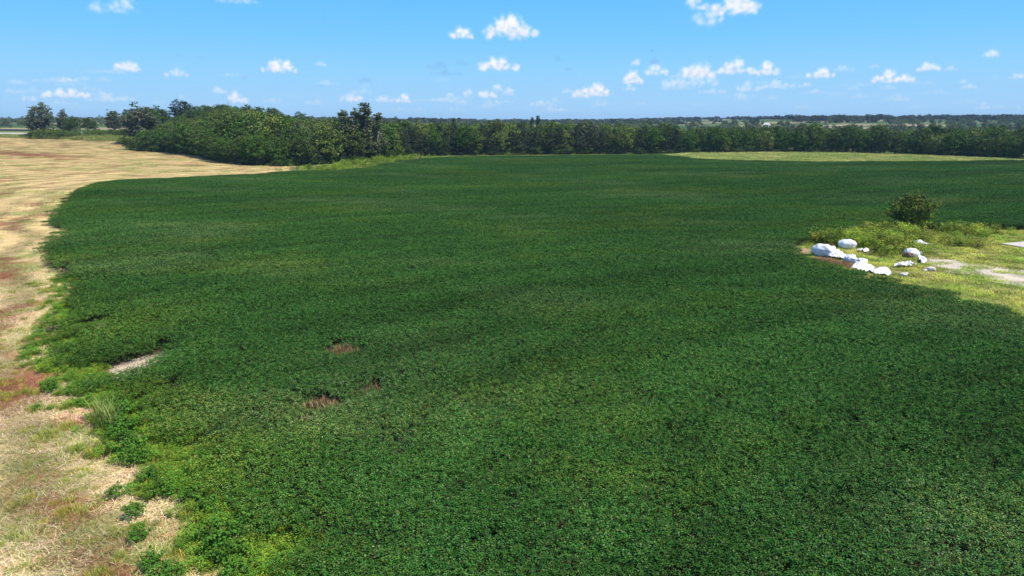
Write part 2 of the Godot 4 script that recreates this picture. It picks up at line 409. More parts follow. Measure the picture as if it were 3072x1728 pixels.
func ground_color(x: float, d: float) -> Color:
	var n := na.get_noise_2d(x * 0.2, d * 0.2)
	if d < 340.0 and inside(soy_poly, x, d):
		var c := Color(0.070, 0.052, 0.036)
		if x < 0.0 and d < 60.0: c = mixc(Color(0.38, 0.30, 0.16), c, hay_from_edge(x, d) / 1.6)
		for b in BARE:
			var r: float = Vector2(x - b[0], d - b[1]).length() / (b[2] + (0.4 if b[0] < -18.0 else 0.0))
			if r < 1.6:
				var sand := Color(0.60, 0.52, 0.40) if b[0] < -18.0 else Color(0.26, 0.155, 0.095) if d > 20.0 else Color(0.40, 0.28, 0.18)
				c = mixc(c, sand, 1.6 - r)
		return c
	if d < 100.0 and inside(yard_poly, x, d):
		var c := mixc(Color(0.26, 0.27, 0.075), Color(0.42, 0.35, 0.16), 0.45 + n * 1.2)
		c = mixc(c, Color(0.085, 0.125, 0.03), 1.6 * na.get_noise_2d(x * 0.35 + 9.0, d * 0.35))
		if inside(gravel_poly, x, d):
			c = mixc(Color(0.74, 0.64, 0.50), Color(0.24, 0.24, 0.09), 2.2 * na.get_noise_2d(x * 0.45, d * 0.45 + 40.0))
		var e := edge_distance(poly(NOTCH_FRONT), x, d)
		c = mixc(c, Color(0.40, 0.27, 0.16), 1.5 - e / (0.55 + 0.35 * n))
		var q := Vector2(x - 29.8, d - 70.6).length()
		return mixc(c, Color(0.44, 0.30, 0.19), (2.6 + n - q) * 0.8)
	if d < 520.0 and x < 0.0 and inside(hay_poly, x, d):
		var m := hay_mix(x, d)
		var c := mixc(Color(0.42, 0.31, 0.15), Color(0.80, 0.65, 0.34), m.z * 1.0 + n * 0.35)
		c = mixc(c, Color(0.30, 0.30, 0.095), m.x * 0.85)
		return mixc(c, Color(0.27, 0.145, 0.080), m.y * 0.8)
	if d < 305.0 and inside(strip_poly, x, d):
		return mixc(Color(0.20, 0.23, 0.06), Color(0.42, 0.36, 0.19), 0.35 + 1.5 * n + (0.5 if d < 236.0 else 0.0))
	if d < 300.0 and inside(thicket_poly, x, d):
		return mixc(Color(0.12, 0.17, 0.04), Color(0.36, 0.31, 0.15), n * 1.5)
	if d < 20.0:
		return mixc(Color(0.20, 0.21, 0.06), Color(0.40, 0.32, 0.17), 0.5 + n)
	var far := na.get_noise_2d(x * 0.0045 + 7.0, d * 0.006)
	var c := mixc(Color(0.065, 0.095, 0.035), Color(0.13, 0.19, 0.055), 0.5 + 1.2 * n)
	if d > 560.0:
		c = Color(0.10, 0.16, 0.045)
		if far > 0.12: c = Color(0.055, 0.12, 0.035)
		elif far < -0.24: c = Color(0.36, 0.31, 0.17)
		if x > 300.0 and d > 860.0 and d < 905.0 and far < 0.1: c = Color(0.46, 0.38, 0.26)
	elif d > 340.0 and x < -290.0:
		c = Color(0.17, 0.21, 0.06)
		if d > 500.0 and x < -340.0 and d < 524.0 + (x + 380.0) * 0.1: c = Color(0.60, 0.56, 0.50)
		elif d > 515.0 and x > -325.0: c = Color(0.04, 0.10, 0.03)
	return c

func lines(from: float, to: float, fine: float, grow: float, pivot: float, fine_until: float) -> PackedFloat32Array:
	var a := PackedFloat32Array()
	var x := pivot
	while x < to:
		a.append(x)
		var r := absf(x - pivot)
		x += fine if r < fine_until else maxf(fine, grow * (r - fine_until) + fine)
	a.append(to)
	x = pivot
	while x > from:
		var r := absf(x - pivot)
		x -= fine if r < fine_until else maxf(fine, grow * (r - fine_until) + fine)
		a.append(maxf(x, from))
	a.sort()
	return a

func build_ground():
	hay_prepare()
	var xs := lines(-3900, 3900, 0.65, 0.03, 0.0, 36.0)
	var ds := lines(-80, 4300, 0.6, 0.02, 14.0, 55.0)
	var nx := xs.size()
	var nd := ds.size()
	var v := PackedVector3Array()
	var c := PackedColorArray()
	var nn := PackedVector3Array()
	v.resize(nx * nd); c.resize(nx * nd); nn.resize(nx * nd)
	for j in nd:
		for i in nx:
			var x := xs[i]
			var d := ds[j]
			var k := j * nx + i
			v[k] = at(x, d)
			var wide := maxf(0.5, 0.004 * d)
			nn[k] = Vector3(lie(x - wide, d) - lie(x + wide, d), 2.0 * wide, lie(x, d + wide) - lie(x, d - wide)).normalized()
			c[k] = ground_color(x, d)
	var idx := PackedInt32Array()
	for j in nd - 1:
		for i in nx - 1:
			var k := j * nx + i
			idx.append_array([k, k + nx, k + 1, k + 1, k + nx, k + nx + 1])
	var arr := []
	arr.resize(Mesh.ARRAY_MAX)
	arr[Mesh.ARRAY_VERTEX] = v
	arr[Mesh.ARRAY_COLOR] = c
	arr[Mesh.ARRAY_NORMAL] = nn
	arr[Mesh.ARRAY_INDEX] = idx
	var m := ArrayMesh.new()
	m.add_surface_from_arrays(Mesh.PRIMITIVE_TRIANGLES, arr)
	var o := part(numbered("ground"), m, M.ground, self)
	tag(o, "gently rolling farm ground under crop, hay and woods", "ground", "", "structure")
	print("ground verts ", nx * nd)

# ------------------------------------------------------------------ plant patches
func scatter(called: String, meshes: Array, mat: Material, spots: Array, label: String, category: String) -> Node3D:
	# spots: [Transform3D, Color]; one mass of plants, a MultiMesh for each variant
	var root := Node3D.new()
	root.name = numbered(called)
	add_child(root)
	tag(root, label, category, "", "stuff")
	var by := []
	for k in meshes.size(): by.append([])
	for i in spots.size(): by[i % meshes.size()].append(spots[i])
	for k in meshes.size():
		if by[k].is_empty(): continue
		var mm := MultiMesh.new()
		mm.transform_format = MultiMesh.TRANSFORM_3D
		mm.use_colors = true
		mm.mesh = meshes[k]
		mm.instance_count = by[k].size()
		for i in by[k].size():
			mm.set_instance_transform(i, by[k][i][0])
			mm.set_instance_color(i, by[k][i][1])
		var o := MultiMeshInstance3D.new()
		o.name = "foliage"
		o.multimesh = mm
		o.material_override = mat
		o.set_meta("kind", "stuff")
		root.add_child(o, true)
	return root

func placed(x: float, d: float, turn: float, s: Vector3, up := 0.0) -> Transform3D:
	return Transform3D(Basis(Vector3.UP, turn).scaled_local(s), at(x, d, up))

func soy_patch() -> ArrayMesh:
	var s := Shape.new()
	for k in 330:
		var r := sqrt(rng.randf()) * 0.82
		var t := rnd(0, TAU)
		var low := k % 5 == 0
		var p := Vector3(r * cos(t), rnd(0.2, 0.5) if low else rnd(0.60, 0.78), r * sin(t))
		var n := (Vector3.UP + dir3() * rnd(0.25, 1.1)).normalized()
		var f := n.cross(dir3()).normalized()
		var g := n.cross(f)
		var yel := rnd(0.0, 1.0)
		var col := Color(0.031 + 0.032 * yel * yel, 0.120, 0.025 - 0.004 * yel) * rnd(0.42, 1.3)
		for a in [0.0, 1.75, -1.75]:
			var al: Vector3 = f * cos(a) + g * sin(a)
			var l := rnd(0.060, 0.092)
			s.leaf(p + al * 0.015, al, (n + dir3() * 0.28).normalized(), l, l * 0.68, col * rnd(0.85, 1.15) if rng.randf() > 0.11 else Color(0.084, 0.146, 0.056) * rnd(0.6, 1.5))   # some leaflets coloured pale as leaf highlights, greyed like an underside
	return s.mesh()

func build_crop():
	var meshes := []
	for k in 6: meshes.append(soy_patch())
	var spots := []
	var step := 0.9
	var d := 9.0
	while d < 277.0:
		var reach := 0.80 * d + 14.0
		var x := maxf(-90.0, -reach)
		while x < minf(reach + 6.0, 215.0):
			var px := x + rnd(-0.42, 0.42)
			var pd := d + rnd(-0.42, 0.42)
			x += step
			var inset := 0.8 if pd < 60.0 and px < 0.0 else 0.0
			if not inside(soy_poly, px - inset + rnd(-0.7, 0.7) + 0.9 * nb.get_noise_2d(px * 0.5, pd * 0.5), pd - inset * 0.7 + 0.9 * nb.get_noise_2d(px * 0.5 + 40.0, pd * 0.5)): continue
			var thin := 1.0
			var skip := false
			for b in BARE:
				var off: float = pd - b[1]
				var r: float = Vector2(px - b[0], off if off > 0.0 else off * 0.5).length() / (b[2] + (0.5 if b[1] > 25.0 else 0.2) + 0.3 * nb.get_noise_2d(px * 1.5, pd * 1.5))
				if r < (1.0 if b[0] < -18.0 else 0.75): skip = rng.randf() > (0.1 if b[0] < -18.0 else 0.35)
				if r < 1.8 and b[1] > 25.0: thin = minf(thin, maxf(0.45, 0.45 + 0.55 * (r - 0.8)))
				if skip: break
			if skip: continue
			var n1 := na.get_noise_2d(px * 0.011, pd * 0.030)
			var n2 := na.get_noise_2d(px * 0.05 + 30.0, pd * 0.05)
			var n3 := nb.get_noise_2d(px * 0.3, pd * 0.3)
			var yel := clampf(1.1 * na.get_noise_2d(px * 0.03 - 60.0, pd * 0.045) + 0.25 * n3 - 0.08, 0.0, 1.0)
			# paler, yellower stands of the crop
			for q in [[-33.0, 72.0, 5.0, 2.2, 0.7], [-52.0, 165.0, 9.0, 3.0, 0.8], [-55.0, 96.0, 8.0, 5.0, 0.5], [-24.0, 42.0, 3.5, 5.0, 0.6], [-9.0, 26.5, 3.0, 2.0, 0.5]]:
				yel = maxf(yel, q[4] * exp(-pow((px - q[0]) / q[2], 2) - pow((pd - q[1]) / q[3], 2)))
			if px < -3.0 and pd < 170.0:
				var e := hay_from_edge(px, pd)
				yel = clampf(yel + (0.55 + 0.6 * n2) * exp(-e / (2.2 if pd < 60.0 else 1.2)), 0.0, 1.0)
				thin = minf(thin, 0.72 + 0.28 * sstep(0.0, 2.5, e))
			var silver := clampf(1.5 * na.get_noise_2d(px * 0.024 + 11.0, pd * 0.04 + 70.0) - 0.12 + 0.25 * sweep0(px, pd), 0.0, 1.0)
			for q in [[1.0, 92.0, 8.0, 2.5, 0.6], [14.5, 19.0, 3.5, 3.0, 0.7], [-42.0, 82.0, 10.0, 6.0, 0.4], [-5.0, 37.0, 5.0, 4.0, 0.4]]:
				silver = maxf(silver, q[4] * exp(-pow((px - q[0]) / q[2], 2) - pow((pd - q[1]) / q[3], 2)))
			var su := px * 0.86 + pd * 0.5
			var sv := pd * 0.86 - px * 0.5
			var sweep := nb.get_noise_2d(su * 0.012, sv * 0.13) + 0.6 * nb.get_noise_2d(su * 0.02 + 9.0, sv * 0.4)
			var ring := Vector2((px - 30.0) * 0.8, pd - 20.0).length() + 3.0 * na.get_noise_2d(px * 0.02, pd * 0.02)
			var br := 1.06 + 0.09 * sin(ring * TAU / 5.0) + 0.15 * n1 + 0.14 * n2 + 0.06 * n3 + 0.16 * sweep
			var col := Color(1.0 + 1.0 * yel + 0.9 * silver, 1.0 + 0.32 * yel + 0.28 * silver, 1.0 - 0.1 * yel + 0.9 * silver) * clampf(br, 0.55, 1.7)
			var sc := rnd(0.92, 1.12)
			spots.append([placed(px, pd, rnd(0, TAU), Vector3(sc * lerpf(0.6, 1.0, thin), (1.0 + 0.08 * n2 + 0.07 * n3) * thin, sc * lerpf(0.6, 1.0, thin))), col])
		d += step
	print("soy patches ", spots.size())
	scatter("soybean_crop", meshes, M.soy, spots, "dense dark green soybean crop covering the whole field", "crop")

func sweep0(x: float, d: float) -> float:
	return nb.get_noise_2d((x * 0.95 - d * 0.3) * 0.015, (d * 0.95 + x * 0.3) * 0.22)

func straw_patch(cols: Array, n: int, up: float) -> ArrayMesh:
	var s := Shape.new()
	for k in n:
		var r := sqrt(rng.randf()) * 0.85
		var t := rnd(0, TAU)
		var p := Vector3(r * cos(t), rnd(0.01, 0.07), r * sin(t))
		var a := rnd(0, TAU)
		var l := rnd(0.14, 0.42)
		var dr := Vector3(cos(a), rnd(-0.02, up), sin(a)).normalized()
		var w := dr.cross(Vector3.UP).normalized() * rnd(0.004, 0.009)
		var c: Color = cols[rng.randi() % cols.size()]
		s.blade(p, p + dr * l, Vector3.UP * rnd(0.0, 0.05), w, c * rnd(0.7, 1.25))
	return s.mesh()

func tuft_patch(cols: Array, n: int, rad: float, h0: float, h1: float, wide: float) -> ArrayMesh:
	var s := Shape.new()
	for k in n:
		var r := sqrt(rng.randf()) * rad
		var t := rnd(0, TAU)
		var p := Vector3(r * cos(t), 0, r * sin(t))
		var a := rnd(0, TAU)
		var h := rnd(h0, h1)
		var lean := Vector3(cos(a), 0, sin(a)) * h * rnd(0.15, 0.75)
		var w := Vector3(-sin(a), 0, cos(a)) * wide * rnd(0.6, 1.2)
		s.blade(p, p + lean + Vector3.UP * h, Vector3.UP * h * 0.16 - lean * 0.12, w, (cols[rng.randi() % cols.size()] as Color) * rnd(0.7, 1.3))
	return s.mesh()

func weed_patch(cols: Array, n: int, rad: float, h: float, l: float) -> ArrayMesh:
	var s := Shape.new()
	var stems := 9
	for k in stems:
		var r := sqrt(rng.randf()) * rad
		var t := rnd(0, TAU)
		var p := Vector3(r * cos(t), 0, r * sin(t))
		var hh := h * rnd(0.6, 1.1)
		var top := p + Vector3(rnd(-0.2, 0.2), hh, rnd(-0.2, 0.2))
		s.tube(p, top, 0.012, 0.005, (cols[0] as Color) * 0.8, 3)
		var cc: Color = cols[rng.randi() % cols.size()]
		for j in n / stems:
			var f := pow(rng.randf(), 0.7)
			var a := rnd(0, TAU)
			var o := p.lerp(top, f) + Vector3(cos(a), 0, sin(a)) * rnd(0.02, 0.34 * rad) * (1.15 - 0.6 * f)
			var al := Vector3(cos(a), rnd(-0.3, 0.5), sin(a)).normalized()
			s.leaf(o, al, (Vector3.UP + dir3() * 0.7).normalized(), l * rnd(0.7, 1.3), l * rnd(0.3, 0.5), cc * rnd(0.7, 1.3))
	return s.mesh()

var straw_kinds := {}
const STRAW := [Color(0.70, 0.55, 0.26), Color(0.62, 0.46, 0.21), Color(0.78, 0.65, 0.38), Color(0.50, 0.34, 0.18), Color(0.54, 0.49, 0.18)]
const THATCH := [Color(0.36, 0.20, 0.115), Color(0.27, 0.14, 0.075), Color(0.48, 0.31, 0.19), Color(0.19, 0.10, 0.055)]
const REGROWTH := [Color(0.24, 0.30, 0.075), Color(0.34, 0.36, 0.11), Color(0.50, 0.45, 0.20), Color(0.17, 0.25, 0.06)]

func build_stubble():
	var kinds := []
	for cols in [STRAW, THATCH, REGROWTH]:
		var ms := []
		for k in 3: ms.append(straw_patch(cols, 270, 0.7 if cols == REGROWTH else 0.3))
		kinds.append(ms)
	var spots := [[], [], []]
	var d := 12.0
	while d < 420.0:
		var step := 0.95 if d < 95.0 else 2.3
		var sc := 1.0 if d < 95.0 else 2.3
		var x := -0.82 * d - 16.0
		while x < -4.0:
			var px := x + rnd(-0.45, 0.45) * step
			var pd := d + rnd(-0.45, 0.45) * step
			x += step
			if not inside(hay_poly, px, pd) or inside(soy_poly, px, pd): continue
			var m := hay_mix(px, pd)
			var k := 0
			var t := rng.randf()
			if t < m.y * 0.85: k = 1
			elif t < m.y * 0.85 + m.x * 0.75: k = 2
			var f := (0.80 + 0.62 * m.z) * rnd(0.85, 1.15)
			var pk := 1.0 - sstep(40, 100, pd)
			spots[k].append([placed(px, pd, rnd(0, TAU), Vector3(sc, sc * rnd(0.7, 1.1) * (0.55 if sc > 1.5 else 1.0), sc)), Color(f, f * (1.0 - 0.05 * pk), f * (1.0 + 0.18 * pk)) if k != 1 else Color(f * 1.05, f * 0.82, f * 0.76)])
		d += step
	print("stubble ", spots[0].size(), " ", spots[1].size(), " ", spots[2].size())
	scatter("hay_stubble", kinds[0], M.straw, spots[0], "pale dry mown hay lying in swaths beside the soybeans", "hay")
	scatter("brown_thatch", kinds[1], M.straw, spots[1], "reddish brown dead thatch patches in the mown hay field", "thatch")
	scatter("regrowth_grass", kinds[2], M.straw, spots[2], "short green regrowth among the mown hay stubble", "grass")

func build_verges():
	var tg := []
	var lush := []
	var weeds := []
	for k in 3:
		tg.append(tuft_patch([Color(0.17, 0.22, 0.05), Color(0.24, 0.27, 0.07), Color(0.40, 0.36, 0.17)], 150, 0.9, 0.35, 0.85, 0.02))
		lush.append(tuft_patch([Color(0.09, 0.17, 0.03), Color(0.14, 0.23, 0.05), Color(0.20, 0.25, 0.06)], 130, 0.7, 0.25, 0.7, 0.014))
		weeds.append(weed_patch([Color(0.13, 0.19, 0.035), Color(0.20, 0.25, 0.04), Color(0.09, 0.155, 0.03)], 330, 0.8, 1.05, 0.16))
	# strip of tall grass before the far trees
	var s := []
	var d := 229.0
	while d < 304.0:
		var x := 34.0
		while x < 198.0:
			var px := x + rnd(-0.8, 0.8)
			var pd := d + rnd(-0.8, 0.8)
			x += 1.7
			if not inside(strip_poly, px, pd): continue
			var n := na.get_noise_2d(px * 0.035, pd * 0.16)
			var dry := clampf(0.30 + 2.0 * n, 0.0, 1.0)
			s.append([placed(px, pd, rnd(0, TAU), Vector3(1.5, rnd(0.5, 0.9), 1.5)), Color(1.0 + 1.0 * dry, 1.3 + 0.5 * dry, 0.9 + 1.0 * dry) * rnd(0.7, 1.2)])
		d += 1.7
	scatter("tall_grass", tg, M.grass, s, "yellow green uncut grass strip between the soybeans and the far trees", "grass")
	# bright thicket at the foot of the tree line
	s = []
	for k in 1500:
		var px := rnd(-68, 40)
		var pd := rnd(177, 294)
		if not inside(thicket_poly, px, pd): continue
		var near := edge_distance(poly(SOY_FAR), px, pd)
		if near > (14.0 if px < -30.0 else 2.5): continue
		var sc := rnd(1.0, 2.0)
		s.append([placed(px, pd, rnd(0, TAU), Vector3(sc, sc * rnd(0.7, 1.25), sc)), Color(1.5, 1.5, 0.9) * rnd(0.65, 1.4)])
	scatter("bright_weeds", weeds, M.grass, s, "bright yellow green weeds at the foot of the dark tree line", "weeds")
	# green bank below the hedges on the rise
	s = []
	for k in 900:
		var f := rng.randf()
		var px := lerpf(-330.0, -168.0, f)
		var pd := 0.0
		var edge := [[-330.0, 440.0], [-308.8, 421.5], [-248.5, 360.0], [-221.9, 342.6], [-200.8, 333.2], [-183.6, 329.6], [-160.0, 322.0]]
		for i in edge.size() - 1:
			if px >= edge[i][0] and px <= edge[i + 1][0]: pd = lerpf(edge[i][1], edge[i + 1][1], (px - edge[i][0]) / (edge[i + 1][0] - edge[i][0]))
		pd += rnd(0.5, 14.0)
		var sc := rnd(1.2, 2.4)
		s.append([placed(px, pd, rnd(0, TAU), Vector3(sc, sc * rnd(0.4, 0.9), sc)), Color(0.95, 1.05, 0.9) * rnd(0.7, 1.3)])
	scatter("bank_grass", tg, M.grass, s, "green grassy bank below the hedge shrubs on the rise", "grass")
	# weedy margin of the soybeans beside the hay
	s = []
	var w := []
	var margin := poly(SOY_EDGE)
	for k in 12000:
		var i := rng.randi() % 17
		var p := margin[i].lerp(margin[i + 1], rng.randf())
		var off := pow(rng.randf(), 1.5) * 9.0
		p += Vector2(-0.8, -0.6) * (off - 1.5) + Vector2(rnd(-0.6, 0.6), rnd(-0.6, 0.6))
		var n := nb.get_noise_2d(p.x * 0.4, p.y * 0.4) + 0.7 * nb.get_noise_2d(p.x * 1.3, p.y * 1.3)
		if n < -0.55 + 0.62 * sstep(0.8, 3.5, off) + off * 0.10: continue
		var g := rnd(0.7, 1.3)
		if rng.randf() < (0.75 if off > 2.5 else 0.4):
			var sc := rnd(0.12, 0.42)
			var dry := rng.randf()
			s.append([placed(p.x, p.y, rnd(0, TAU), Vector3(sc, sc * rnd(0.7, 1.4), sc)), Color(1.45 + 1.4 * dry, 1.35 + 0.35 * dry, 0.95 + 0.8 * dry) * g])
		elif off < 3.2:
			var sc := rnd(0.16, 0.5)
			w.append([placed(p.x, p.y, rnd(0, TAU), Vector3(sc, sc * rnd(0.6, 1.0), sc)), Color(rnd(0.8, 1.5), 1.45, 0.8) * g])
	for k in 2600:
		var i := rng.randi() % 17
		var p := margin[i].lerp(margin[i + 1], rng.randf()) + Vector2(-0.8, -0.6) * rnd(0.0, 14.0)
		if inside(soy_poly, p.x, p.y) or nb.get_noise_2d(p.x * 0.25 + 80.0, p.y * 0.25) < -0.1: continue
		var sc := rnd(0.10, 0.26)
		s.append([placed(p.x, p.y, rnd(0, TAU), Vector3(sc, sc * rnd(0.7, 1.5), sc)), Color(2.0 + 1.4 * rng.randf(), 1.9, 1.1) * rnd(0.7, 1.2)])
	scatter("margin_grass", lush, M.grass, s, "loose green grass tufts along the margin of the soybeans", "grass")
	scatter("margin_weeds", weeds, M.grass, w, "low leafy weeds along the margin of the soybeans", "weeds")
	# grass and weeds of the bale corner
	s = []
	w = []
	d = 36.0
	while d < 85.0:
		var x := 27.0
		while x < 78.0:
			var px := x + rnd(-0.4, 0.4)
			var pd := d + rnd(-0.4, 0.4)
			x += 0.85
			if not inside(yard_poly, px, pd): continue
			var e := edge_distance(poly(NOTCH_FRONT), px, pd)
			if e < 0.6: continue
			if inside(gravel_poly, px, pd) and na.get_noise_2d(px * 0.45, pd * 0.45 + 40.0) < 0.12: continue
			if Vector2(px - 29.2, pd - 70.0).length() < 2.2: continue
			var dry := clampf(0.4 + 1.3 * na.get_noise_2d(px * 0.11, pd * 0.11), 0.0, 1.0)
			var g := rnd(0.8, 1.2)
			var h := rnd(0.16, 0.34)
			s.append([placed(px, pd, rnd(0, TAU), Vector3(0.9, h, 0.9)), Color(1.9 + 1.4 * dry, 1.8 + 0.35 * dry, 1.1 + 0.9 * dry) * g * clampf(1.0 + 0.9 * na.get_noise_2d(px * 0.3, pd * 0.3), 0.6, 1.4)])
		d += 0.85
	scatter("yard_grass", lush, M.grass, s, "short patchy yellow green grass around the white bales", "grass")
	for k in 420:
		var px := rnd(34, 60)
		var back := 84.4 if px > 46.0 else lerpf(75.5, 84.0, (px - 33.0) / 13.0)
		var pd := back - pow(rng.randf(), 1.3) * (13.0 if px > 36.0 and px < 52.0 else 5.0)
		if px > 48.5 and rng.randf() < 0.88: continue
		if Vector2(px - 35.5, pd - 70.2).length() < 2.0: continue
		if Vector2((px - 43.8) * 0.7, pd - 71.6).length() < 2.5: continue
		if pd < 71.0 and px < 37.0: continue
		var dry := rng.randf()
		var sc := rnd(0.8, 1.5)
		w.append([placed(px, pd, rnd(0, TAU), Vector3(sc, sc * rnd(0.7, 1.15), sc)), Color(1.25 + 1.0 * dry, 1.4 + 0.25 * dry, 0.8 + 0.6 * dry) * clampf(1.0 + 1.1 * na.get_noise_2d(px * 0.25, pd * 0.25), 0.5, 1.5) * rnd(0.75, 1.3)])
	scatter("tall_weeds", weeds, M.grass, w, "chest high yellow green weeds behind the white bales", "weeds")

# ------------------------------------------------------------------ trees
func crown(lobes: Array, clumps: int, leaves: int, cr: float, ls: float, base: Color, flat := 0.8, up := 0.35) -> ArrayMesh:
	var s := Shape.new()
	var total := 0.0
	for l in lobes: total += l[1].x * l[1].y * l[1].z
	for l in lobes:
		var share := int(ceil(clumps * l[1].x * l[1].y * l[1].z / total))
		for k in share:
			var u := dir3()
			var p: Vector3 = l[0] + u * l[1] * (0.45 + 0.55 * pow(rng.randf(), 0.6))
			if p.y < 0.25: p.y = rnd(0.25, 0.9)
			var tone := rnd(0.68, 1.32)
			var yel := rnd(-0.1, 0.25)
			var r := cr * rnd(0.65, 1.3)
			var col := Color(base.r * (1.0 + yel), base.g, base.b) * tone
			for j in leaves:
				var e := dir3()
				e.y = e.y * 0.75 + 0.22
				var q := p + Vector3(e.x, e.y * flat, e.z) * r * (0.45 + 0.6 * rng.randf())
				var n := (e + Vector3.UP * up + dir3() * 0.55).normalized()
				var al := n.cross(dir3()).normalized()
				var z := ls * rnd(0.7, 1.3)
				s.leaf(q - al * z * 0.5, al, n, z, z * 0.72, col * rnd(0.82, 1.18))
	return s.mesh()

func trunk(h: float, r: float, lobes: Array, col: Color, forks := 5) -> ArrayMesh:
	var s := Shape.new()
	var a := Vector3(0, -0.4, 0)
	var pts := [a]
	for k in 4:
		pts.append(Vector3(rnd(-0.25, 0.25), h * (k + 1) / 4.0, rnd(-0.25, 0.25)))
	for k in 4: s.tube(pts[k], pts[k + 1], r * (1.0 - 0.19 * k), r * (1.0 - 0.19 * (k + 1)), col, 7)
	for k in mini(forks, lobes.size()):
		var o: Vector3 = pts[2 + k % 3]
		s.tube(o, o.lerp(lobes[k][0], 0.55) + Vector3.UP * 0.3, r * 0.45, r * 0.28, col, 5)
		s.tube(o.lerp(lobes[k][0], 0.55) + Vector3.UP * 0.3, lobes[k][0] + Vector3.UP * lobes[k][1].y * 0.5, r * 0.28, r * 0.08, col, 4)
	return s.mesh()

var KIND := {}   # name -> list of [trunk mesh, crown mesh, nominal height]
const BARK := Color(0.13, 0.105, 0.085)

func make_kinds():
	KIND.broadleaf = []
	for k in 7:
		var lobes := [[Vector3(0, 5.6, 0), Vector3(3.6, 4.2, 3.6)]]
		for j in 7:
			var a := TAU * j / 7.0 + rnd(-0.3, 0.3)
			var y := rnd(2.2, 8.2)
			var r := rnd(1.5, 3.2) * (1.0 if y < 6.0 else 0.65)
			lobes.append([Vector3(cos(a) * r, y, sin(a) * r), Vector3(rnd(1.4, 2.3), rnd(1.2, 2.1), rnd(1.4, 2.3))])
		lobes.append([Vector3(rnd(-0.6, 0.6), 8.6, rnd(-0.6, 0.6)), Vector3(1.7, 1.5, 1.7)])
		KIND.broadleaf.append([trunk(7.5, 0.22, lobes, BARK), crown(lobes, 135, 22, 0.95, 0.42, Color(0.100, 0.172, 0.036)), 10.4])
	KIND.layered = []
	for k in 4:
		var lobes := []
		for j in 9:
			var y := 1.2 + j * 1.05
			var r := (1.0 - pow(j / 9.6, 1.6)) * 2.7
			for i in 3:
				var a := rnd(0, TAU)
				lobes.append([Vector3(cos(a) * r * 0.6, y + rnd(-0.3, 0.3), sin(a) * r * 0.6), Vector3(r * 0.62 + 0.3, 0.55, r * 0.62 + 0.3)])
		KIND.layered.append([trunk(9.4, 0.2, lobes, BARK, 6), crown(lobes, 150, 20, 0.75, 0.36, Color(0.062, 0.104, 0.044), 0.55, 0.2), 10.6])
	KIND.cottonwood = []
	for k in 3:
		var lobes := [[Vector3(0, 7.0, 0), Vector3(3.3, 4.6, 3.3)], [Vector3(0.4, 3.4, 0), Vector3(3.3, 2.6, 3.3)]]
		for j in 13:
			var a := TAU * j / 13.0 + rnd(-0.3, 0.3)
			var out := rnd(0.6, 3.4)
			lobes.append([Vector3(cos(a) * out, 11.4 - out * out * 0.30 + rnd(-0.9, 0.8), sin(a) * out), Vector3(0.85, rnd(1.3, 1.9), 0.85)])
		for j in 7:
			var a := rnd(0, TAU)
			lobes.append([Vector3(cos(a) * 3.1, rnd(3.0, 8.0), sin(a) * 3.1), Vector3(1.2, 1.5, 1.2)])
		KIND.cottonwood.append([trunk(10.0, 0.34, lobes, Color(0.26, 0.24, 0.20), 12), crown(lobes, 260, 22, 0.75, 0.46, Color(0.135, 0.172, 0.092)), 13.4])
	KIND.poplar = []
	for k in 4:
		var lobes := []
		for j in 10:
			var y := 4.0 + j * 1.45
			var a := rnd(0, TAU)
			var out := rnd(0.2, 1.7) * (1.0 - j / 13.0)
			lobes.append([Vector3(cos(a) * out, y, sin(a) * out), Vector3(0.85, rnd(1.2, 1.9), 0.85)])
		KIND.poplar.append([trunk(15.0, 0.26, lobes, Color(0.36, 0.32, 0.27), 9), crown(lobes, 130, 20, 0.6, 0.42, Color(0.150, 0.190, 0.098), 1.2, 0.2), 18.2])
	KIND.round = []
	for k in 2:
		var lobes := [[Vector3(0, 7.4, 0), Vector3(4.2, 4.0, 4.2)]]
		for j in 6:
			var a := TAU * j / 6.0
			lobes.append([Vector3(cos(a) * 3.0, rnd(5.4, 9.2), sin(a) * 3.0), Vector3(1.9, 1.7, 1.9)])
		KIND.round.append([trunk(6.5, 0.36, lobes, BARK), crown(lobes, 150, 22, 0.9, 0.45, Color(0.042, 0.066, 0.036)), 12.0])
	KIND.shrub = []
	for k in 5:
		var lobes := [[Vector3(0, 1.5, 0), Vector3(2.6, 1.5, 2.2)]]
		for j in 5:
			var a := rnd(0, TAU)
			lobes.append([Vector3(cos(a) * 2.1, rnd(1.0, 2.3), sin(a) * 1.8), Vector3(1.3, 1.0, 1.2)])
		KIND.shrub.append([trunk(1.6, 0.08, lobes, BARK), crown(lobes, 75, 20, 0.65, 0.30, Color(0.105, 0.175, 0.036)), 3.7])

var tints := {}
func tint_mat(t: int) -> Material:
	if not tints.has(t):
		var f: Array = [[0.72, 0.72, 0.72], [1.0, 0.95, 0.75], [0.52, 0.58, 0.60], [0.78, 0.66, 0.62], [0.62, 0.78, 0.50]][t]
		tints[t] = tinted(M.leaf, f[0], f[1], f[2])
	return tints[t]
func bright_mat() -> Material:
	if not M.has("bright"):
		var m := leafy(Color(0.28, 0.36, 0.07), 0.6, 0.35)
		M.bright = m
	return M.bright

func tree(called: String, kind: String, x: float, d: float, h: float, label: String, group := "", t := 0, wide := 1.0, category := "tree") -> Node3D:
	var o := thing(called, at(x, d), label, category, group)
	var list: Array = KIND[kind]
	var v: Array = list[rng.randi() % list.size()]
	var s: float = h / v[2]
	o.basis = Basis(Vector3.UP, rnd(0, TAU)).scaled_local(Vector3(s * wide, s, s * wide))
	part("trunk", v[0], M.bark, o)
	part("crown", v[1], tint_mat(t), o)
	return o

